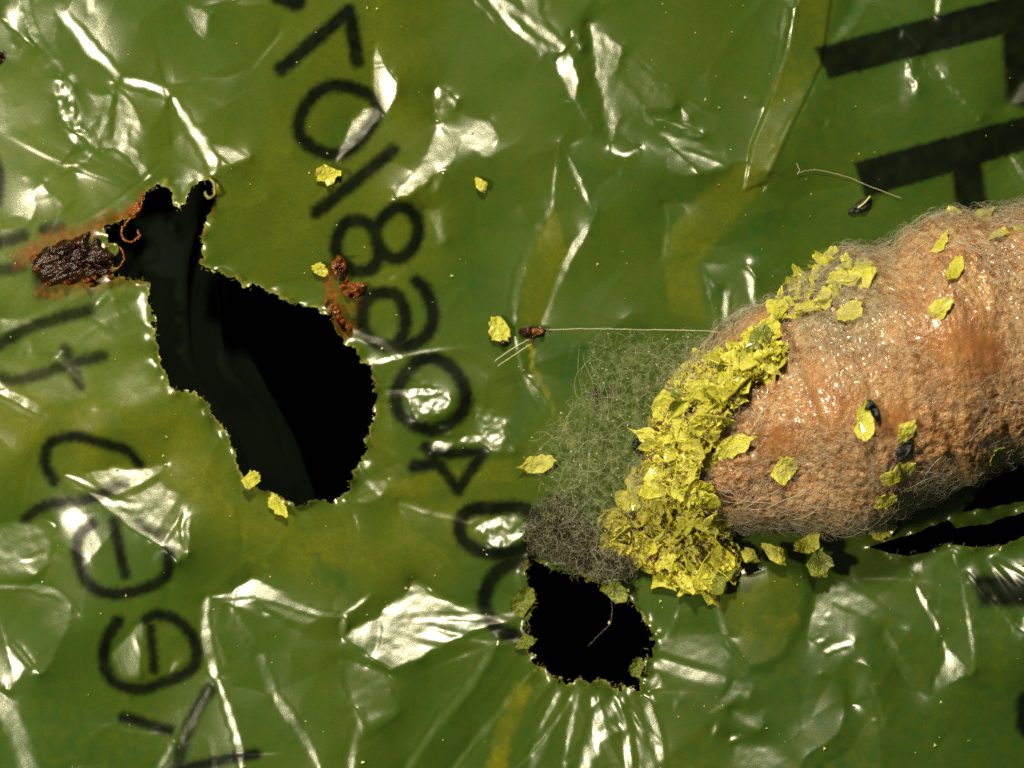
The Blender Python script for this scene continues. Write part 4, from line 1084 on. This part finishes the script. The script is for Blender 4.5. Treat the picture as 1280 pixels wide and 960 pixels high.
# crumbs between the scraps
cr = in_poly_pts(PILE, 4200, pr)
CV, CF = [], []
pl = np.array(pile.location)
for (px, py) in cr:
    z = ground_z(px, py) + pr.uniform(0.02, 0.26)
    c0 = np.array(W(px, py, z)) - pl
    q_ = pr.normal(0, 1, (4, 3)); q_ /= np.linalg.norm(q_, axis=1, keepdims=True)
    b0 = len(CV)
    for w_ in q_: CV.append(c0 + w_ * pr.uniform(0.015, 0.06))
    CF += [(b0, b0 + 1, b0 + 2), (b0, b0 + 2, b0 + 3), (b0, b0 + 3, b0 + 1), (b0 + 1, b0 + 3, b0 + 2)]
o = link('crumb', mesh_np('crumb', CV, CF, smooth=False), M_CRUMB, pile); o['kind'] = 'stuff'
CV, CF = [], []  # brown chips added to act as the dark gaps between scraps
for (px, py) in in_poly_pts(PILE, 420, pr):
    c0 = np.array(W(px, py, ground_z(px, py) + pr.uniform(0.08, 0.25))) - pl
    q_ = pr.normal(0, 1, (4, 3)); q_ /= np.linalg.norm(q_, axis=1, keepdims=True)
    b0 = len(CV)
    for w_ in q_: CV.append(c0 + w_ * pr.uniform(0.015, 0.05))
    CF += [(b0, b0 + 1, b0 + 2), (b0, b0 + 2, b0 + 3), (b0, b0 + 3, b0 + 1), (b0 + 1, b0 + 3, b0 + 2)]
o = link('brown_bit', mesh_np('brown_bit', CV, CF, smooth=False), M_AMBER, pile); o['kind'] = 'stuff'
# the silk that holds the heap together
qh = flat_fibres(PILE, 250, pr, k=9, step=5, curl=0.6, zf=lambda x, y: np.array([ground_z(a, b_) for a, b_ in zip(x, y)]) + 0.2, zj=0.09)
V_, F_ = tubes(qh, pr.uniform(0.0015, 0.003, len(qh)), 3)
o = link('binding_silk', mesh_np('binding_silk', V_ - pl, F_), M_SILK, pile); o['kind'] = 'stuff'

patch = empty('scrap_cluster', W(1020, 360, 0.0))
tag(patch, 'cluster of small yellow scraps on the upper left bulge of the cocoon', 'scrap cluster')
BULGE = [(958,395),(972,358),(1000,332),(1030,318),(1062,316),(1090,330),(1080,352),(1050,358),(1030,392),(1000,400),(985,392),(972,410)]
for (px, py) in in_poly_pts(BULGE, 42, pr):
    put_flake(FL[pr.integers(0, 10)], px, py, pr.uniform(13, 26), pr.uniform(0, 360), lift=pr.uniform(0.02, 0.09), tilt=0.6, parent=patch, name='scrap', stretch=pr.uniform(0.8, 1.4))
SCRAPS = [
 (0, 411, 219, 40, 80, 1.25, 'tall yellow scrap lying beside the printed digit zero near the top', 'film'),
 (2, 601, 231, 20, -20, 1.25, 'tiny yellow scrap lying alone on the film above the print column', 'film'),
 (5, 622, 409, 36, 15, 1.05, 'square yellow scrap beside a brown crumb in the middle of the film', 'film'),
 (5, 402, 338, 22, 0, 1.15, 'small yellow scrap stuck to the amber resin by the large hole', 'film'),
 (4, 678, 578, 40, 5, 1.25, 'flat yellow scrap under the lower left edge of the silk web', 'film'),
 (1, 316, 597, 26, 60, 1.1, 'small curled scrap on the lower left rim of the large hole', 'film'),
 (8, 347, 632, 30, -20, 1.2, 'pale ragged scrap on the bottom rim of the large hole', 'film'),
 (3, 655, 752, 42, 90, 1.2, 'greenish scrap hanging on the left rim of the small hole', 'green'),
 (6, 657, 803, 26, 80, 1.35, 'narrow greenish scrap below another one at the small hole', 'green'),
 (7, 797, 834, 28, 40, 1.1, 'greenish scrap poking into the lower right of the small hole', 'green'),
 (2, 738, 712, 36, -15, 1.3, 'olive scrap caught in the dark silk above the small hole', 'green'),
 (8, 768, 738, 44, -35, 1.3, 'olive scrap on the upper right rim of the small hole', 'green'),
 (6, 972, 388, 34, 70, 1.3, 'upright yellow scrap at the left end of the cocoon bulge', 'pupa'),
 (1, 990, 362, 40, 40, 1.1, 'ragged yellow scrap at the top left of the cocoon bulge', 'pupa'),
 (3, 1012, 384, 40, -10, 1.2, 'curled shiny scrap in the hollow of the cocoon bulge', 'pupa'),
 (7, 1032, 325, 42, 5, 1.35, 'flat yellow scrap on the very top of the cocoon bulge', 'pupa'),
 (0, 1044, 347, 36, 60, 1.0, 'bright yellow scrap in the middle of the cocoon bulge', 'pupa'),
 (9, 1079, 340, 50, -65, 1.35, 'large yellow scrap at the right end of the cocoon bulge', 'pupa'),
 (5, 1060, 391, 38, 15, 1.0, 'square yellow scrap just below the cocoon bulge', 'pupa'),
 (8, 1176, 304, 28, 20, 1.3, 'small oblong scrap high on the upper flank of the cocoon', 'pupa'),
 (4, 1195, 331, 36, 40, 1.4, 'long narrow scrap on the upper right back of the cocoon', 'pupa'),
 (2, 1175, 385, 34, -40, 1.25, 'pale yellow scrap on the middle of the cocoon back', 'pupa'),
 (0, 1193, 265, 26, -50, 1.2, 'small bright scrap standing on the upper outline of the cocoon', 'pupa'),
 (6, 1233, 267, 26, -40, 1.2, 'small yellow scrap lying on the ridge right of a standing scrap', 'pupa'),
 (3, 1248, 293, 30, 10, 1.1, 'yellow scrap near the upper right corner of the photo', 'pupa'),
 (8, 1276, 284, 22, 30, 1.1, 'yellow scrap cut by the right edge of the photo', 'pupa'),
 (-1, 1075, 527, 48, 0, 1.1, 'arched yellow scrap beside the upper black speck on the cocoon', 'pupa'),
 (2, 1133, 540, 32, 25, 1.25, 'small yellow scrap just above the lower black speck', 'pupa'),
 (9, 1118, 594, 38, 60, 1.2, 'bright yellow scrap just below the lower black speck', 'pupa'),
 (8, 1134, 588, 30, 80, 1.2, 'shiny yellow scrap to the right below the lower black speck', 'pupa'),
 (5, 1110, 625, 32, 20, 1.05, 'yellow-green scrap on the lower flank under a bright one', 'pupa'),
 (1, 983, 583, 38, 60, 1.15, 'faint yellow scrap under silk in the left half of the cocoon', 'pupa'),
 (4, 911, 562, 46, 45, 1.35, 'oblong yellow scrap on the cocoon next to the heap', 'pupa'),
 (7, 878, 575, 46, 80, 1.45, 'upright narrow scrap at the inner border of the heap', 'pupa'),
 (8, 1104, 665, 30, -5, 1.25, 'yellow-green scrap on the lower edge where the slit begins', 'pupa'),
 (4, 1245, 572, 40, 45, 1.6, 'olive strip of film on the lower right flank', 'pupag'),
 (0, 1026, 702, 50, -25, 1.1, 'large pale green scrap hanging below the cocoon', 'green'),
 (6, 1010, 680, 30, 10, 1.6, 'yellow scrap wedged under the cocoon above a large green one', 'film'),
 (2, 968, 692, 32, 20, 1.6, 'yellow scrap lying under the cocoon right of the heap', 'film'),
 (9, 938, 696, 26, -30, 1.2, 'crumpled scrap between the heap and the cocoon belly', 'film'),
]
arch = flake_mesh('film_scrap', 333, aspect=1.2, notch=True, bend=.8); arch.materials.append(M_FLAKE)
for (mi, px, py, size, rot, st, lab, where) in SCRAPS:
    me_ = arch if mi < 0 else (FLG[mi % 4] if 'green' in where or where == 'pupag' else FL[mi])
    zf = None
    if where == 'film' or where == 'green':
        zf = film_h(px, py) + 0.02
        if py < 720 and px > 900: zf += 0.15
    lift = 0.06
    o = put_flake(me_, px, py, size * 0.86, rot, lift=lift, tilt=0.15, stretch=st ** 0.5, zfix=zf)
    tag(o, lab, 'film scrap', 'yellow film scraps')

# ------------------------------------------------------------------ resin, crumbs and specks
def blob(name, pts, zc, height, seed, mat, rough=0.35, n=3, parent=None, loc=None):
    """lump over an outline: a domed, pitted mound"""
    r = np.random.default_rng(seed)
    pts = spline(pts, 6, closed=True)[:-1]
    c = np.mean(np.array(pts), axis=0)
    rings_, m = 11, len(pts)
    Vt, Vb_ = [], []
    ph = r.uniform(0, 6, 8); fr = r.uniform(0.12, 0.5, 8)
    def bumps(x, y):
        return sum(math.sin(x * fr[i] + ph[i] + 1.3 * math.sin(y * fr[(i + 3) % 8])) * math.cos(y * fr[7 - i] - ph[i]) for i in range(8)) / 8
    for k_ in range(rings_):
        t = k_ / (rings_ - 1)
        for (x, y) in pts:
            j = 1 + r.normal(0, 0.02)
            px, py = c[0] + (x - c[0]) * t * j, c[1] + (y - c[1]) * t * j
            z = zc + height * math.sqrt(max(0, 1 - t ** 3)) * (1 + rough * 4.0 * bumps(px, py)) + (r.normal(0, height * rough * 0.18) if t < 1 else 0)
            Vt.append(W(px, py, max(z, zc - 0.02)))
    F_ = [(k_ * m + i, (k_ + 1) * m + i, (k_ + 1) * m + (i + 1) % m, k_ * m + (i + 1) % m) for k_ in range(rings_ - 1) for i in range(m)]
    b0 = len(Vt)
    for (x, y) in pts: Vt.append(W(x, y, zc - 0.12))
    F_ += [((rings_ - 1) * m + i, b0 + i, b0 + (i + 1) % m, (rings_ - 1) * m + (i + 1) % m) for i in range(m)]
    V_ = np.array(Vt)
    if parent is not None: V_ = V_ - np.array(parent.location)
    return link(name, mesh_np(name, V_, F_), mat, parent)

clump = empty('burnt_clump', W(92, 322, 0))
tag(clump, 'dark brown burnt resin lump left of the large hole', 'resin')
zc = film_h(60, 330)
blob('lump', [(38,330),(48,315),(70,302),(95,292),(118,285),(128,290),(132,310),(145,320),(143,334),(136,345),(112,350),(85,354),(60,356),(48,346)], zc, 0.13, 1, M_RESIN, 0.5, parent=clump)
r_ = np.random.default_rng(4)
for i in range(14):
    x, y = r_.uniform(56, 130), r_.uniform(302, 344)
    s_ = r_.uniform(8, 18)
    blob('grain', [(x - s_, y), (x, y - s_ * .4 - 2), (x + s_, y - s_ * .3), (x + 3, y + s_ * .3)], zc + 0.09 + r_.uniform(0, .05), 0.06, i + 20, M_RESIN, 0.4, parent=clump)
for i, (x, y, s_) in enumerate([(42,322,6),(46,336,6),(60,355,5),(84,353,6),(108,350,7),(118,346,6),(134,340,7),(138,347,5),(113,356,6),(122,286,5)]):
    blob('amber_bead', [(x - s_, y), (x, y - s_ * .7), (x + s_, y), (x, y + s_ * .7)], zc, 0.13, i + 60, M_AMBER, 0.3, parent=clump)
# ring of melted film at its right end
curl = [(130,312),(140,306),(152,312),(155,324),(148,334),(136,338)]
def tube_obj(name, pts, zs, rad, mat, parent=None, sides=8, wob=0.0):
    c = spline(pts, 8); zz = np.interp(np.linspace(0, 1, len(c)), np.linspace(0, 1, len(zs)), zs)
    rr_ = np.random.default_rng(len(c))
    path = np.array([[W(x + rr_.normal(0, wob), y + rr_.normal(0, wob), z_) for (x, y), z_ in zip(c, zz)]])
    V_, F_ = tubes(path, [rad], sides)
    if parent is not None: V_ = V_ - np.array(parent.location)
    return link(name, mesh_np(name, V_, F_), mat, parent)
tube_obj('melted_rim', curl, [zc + .1, zc + .16, zc + .1], 0.012, M_AMBER, clump, wob=.5)

bead = empty('amber_streak', W(170, 270, 0))
tag(bead, 'amber resin curl on the film tip at the upper left rim of the hole', 'resin')
z2 = film_h(170, 262)
tube_obj('curl', [(178,246),(176,258),(170,268),(160,276),(152,288),(156,300),(165,302),(174,296),(172,288)], [z2 + .05, z2 + .1, z2 + .04], 0.015, M_AMBER, bead, wob=.7)
blob('drop', [(160,266),(166,256),(174,248),(179,256),(176,268),(166,274)], z2, 0.10, 8, M_AMBER, .3, parent=bead)

am = empty('amber_clump', W(430, 355, 0))
tag(am, 'orange-brown resin clump between the print and the large hole', 'resin')
z3 = film_h(430, 355)
blob('lump', [(413,330),(420,318),(430,322),(434,336),(430,348),(418,345)], z3, 0.12, 11, M_AMBER, .5, parent=am)
blob('lump', [(424,356),(440,352),(460,355),(452,368),(438,374),(428,366)], z3, 0.10, 12, M_AMBER, .5, parent=am)
blob('dark_core', [(421,332),(430,336),(432,350),(424,350)], z3 + .07, 0.08, 13, M_RESIN, .4, parent=am)
for i, (x, y, s_) in enumerate([(408,378,4),(420,388,6),(424,396,5),(415,385,4),(436,409,5),(428,402,4),(432,350,4)]):
    blob('bead', [(x - s_, y), (x, y - s_), (x + s_, y), (x, y + s_)], z3 - .02, 0.10, i + 90, M_AMBER, .3, parent=am)

def crumb(name, pts, h, seed, mat, label, cat, dz=0.0, zc=None):
    c = np.mean(np.array(pts), axis=0)
    e = empty(name, W(c[0], c[1], 0)); tag(e, label, cat)
    z_ = film_h(*c) if zc is None else zc
    blob('core', pts, z_ + dz, h, seed, mat, .4, parent=e)
    return e
e = crumb('brown_bit', [(648,413),(660,408),(682,411),(676,420),(662,424),(652,420)], 0.10, 31, M_RESIN, 'dark brown crumb beside the square yellow scrap at mid film', 'crumb', 0.03)
blob('amber_end', [(664,412),(676,410),(680,416),(668,420)], film_h(670, 414) + .10, 0.06, 32, M_AMBER, .3, parent=e)
blob('loose_grain', [(620,424),(628,420),(634,428),(628,434)], film_h(626, 428) + .02, 0.08, 33, M_RESIN, .3, parent=e)
crumb('brown_grain', [(740,488),(744,482),(748,490),(745,504),(740,500)], 0.08, 34, M_RESIN, 'slim brown grain caught in the silk web', 'crumb', 0.22)
crumb('black_grit', [(790,552),(800,546),(806,556),(800,570),(792,564)], 0.12, 35, M_SPECK, 'black grit at the left border of the yellow heap', 'grit', 0.5)
crumb('black_speck', [(1078,512),(1084,500),(1092,502),(1100,514),(1100,526),(1094,520),(1086,514)], 0.07, 36, M_SPECK, 'upper black speck on the cocoon touching an arched yellow scrap', 'speck', 0.03, pupa_top(1090, 513))
crumb('black_speck', [(1120,560),(1128,551),(1140,549),(1143,558),(1136,572),(1126,578),(1120,572)], 0.08, 37, M_SPECK, 'lower, larger black speck on the cocoon between yellow scraps', 'speck', 0.03, pupa_top(1131, 563))
e = crumb('black_chip', [(1060,266),(1072,252),(1084,246),(1090,250),(1086,260),(1074,266)], 0.06, 38, M_SPECK, 'black chip on the film under the lower large printed bar', 'chip', 0.03)
tube_obj('pale_streak', [(1072,260),(1080,254),(1088,245)], [film_h(1080, 254) + .12] * 3, 0.012, M_DUST, e)
crumb('red_brown_spot', [(-6,66),(2,64),(7,72),(2,80),(-6,78)], 0.05, 39, M_RESIN, 'dark red-brown spot at the left edge of the photo', 'spot', 0.01)

def hair(pts, zs, rad, label, name='thread', mat=M_SILK):
    c_ = spline(pts, 3)
    if zs is None: zs = [max(film_h(x, y), film_h(x + 6, y), film_h(x - 6, y), film_h(x, y + 6), film_h(x, y - 6)) + 0.035 for x, y in c_]
    o = tube_obj(name, pts, zs, rad, mat, None, 5, wob=.3)
    return tag(o, label, 'thread')
zt = film_h(1060, 220)
hair([(998,216),(1018,212),(1040,216),(1062,222),(1085,232),(1128,248)], None, 0.003, 'fine curved thread crossing the lower large printed bar')
hair([(996,204),(999,212),(997,218)], None, 0.004, 'short thread hook left of the fine curved thread')
hair([(684,412),(740,411),(800,412),(870,413),(920,417)], [.16, .18, .22, .2], 0.0045, 'straight thread along the top edge of the silk web')
hair([(618,452),(640,436),(662,424)], [.1, .16, .1], 0.006, 'short straw-coloured thread below the brown crumb')
hair([(622,458),(642,444),(664,430)], [.1, .14, .1], 0.005, 'second short thread running just below the straw-coloured one')
hair([(764,749),(765,765),(762,780),(750,792),(735,808)], [-.05, -.12, -.3, -.6], 0.0014, 'thin thread dangling into the small hole')
blob_e = crumb('glint_fleck', [(760,778),(762,776),(763,779),(761,781)], 0.02, 61, M_DUST, 'tiny pale chip added as a glint on the thread inside the small hole', 'fleck', 0, -0.25)  # pale chip modelled in place of a small glint
tube_obj('edge_curl', [(262,222),(268,232),(267,244),(260,247),(256,240)], [film_h(270, 240) + .05, film_h(270, 240) + .12, film_h(270, 240)], 0.02, M_BURR, film, 6, wob=.4)

# dust over the film
dr = np.random.default_rng(88)
DV, DF = [], []
n_d = 0
while n_d < 420:
    px, py = dr.uniform(-100, 1380), dr.uniform(-100, 1060)
    i = int((px - X0) / STEP); j = int((py - Y0) / STEP)
    if sdf_r[j, i] < 4: continue
    z = film_h(px, py) + 0.012
    sz = min(0.045, 0.008 * math.exp(dr.normal(0, 0.55)) + 0.003)
    c0 = np.array(W(px, py, z)); b0 = len(DV)
    for w_ in ((1, 0, 0), (-.5, .8, 0), (-.6, -.7, 0), (0, 0, .9)):
        DV.append(c0 + (np.array(w_) + dr.normal(0, .25, 3)) * sz)
    DF += [(b0, b0 + 1, b0 + 2), (b0, b0 + 1, b0 + 3), (b0 + 1, b0 + 2, b0 + 3), (b0 + 2, b0, b0 + 3)]
    n_d += 1
dust = link('dust', mesh_np('dust', DV, DF, smooth=False), M_DUST)
tag(dust, 'fine pale dust scattered over the green film', 'dust', kind='stuff')
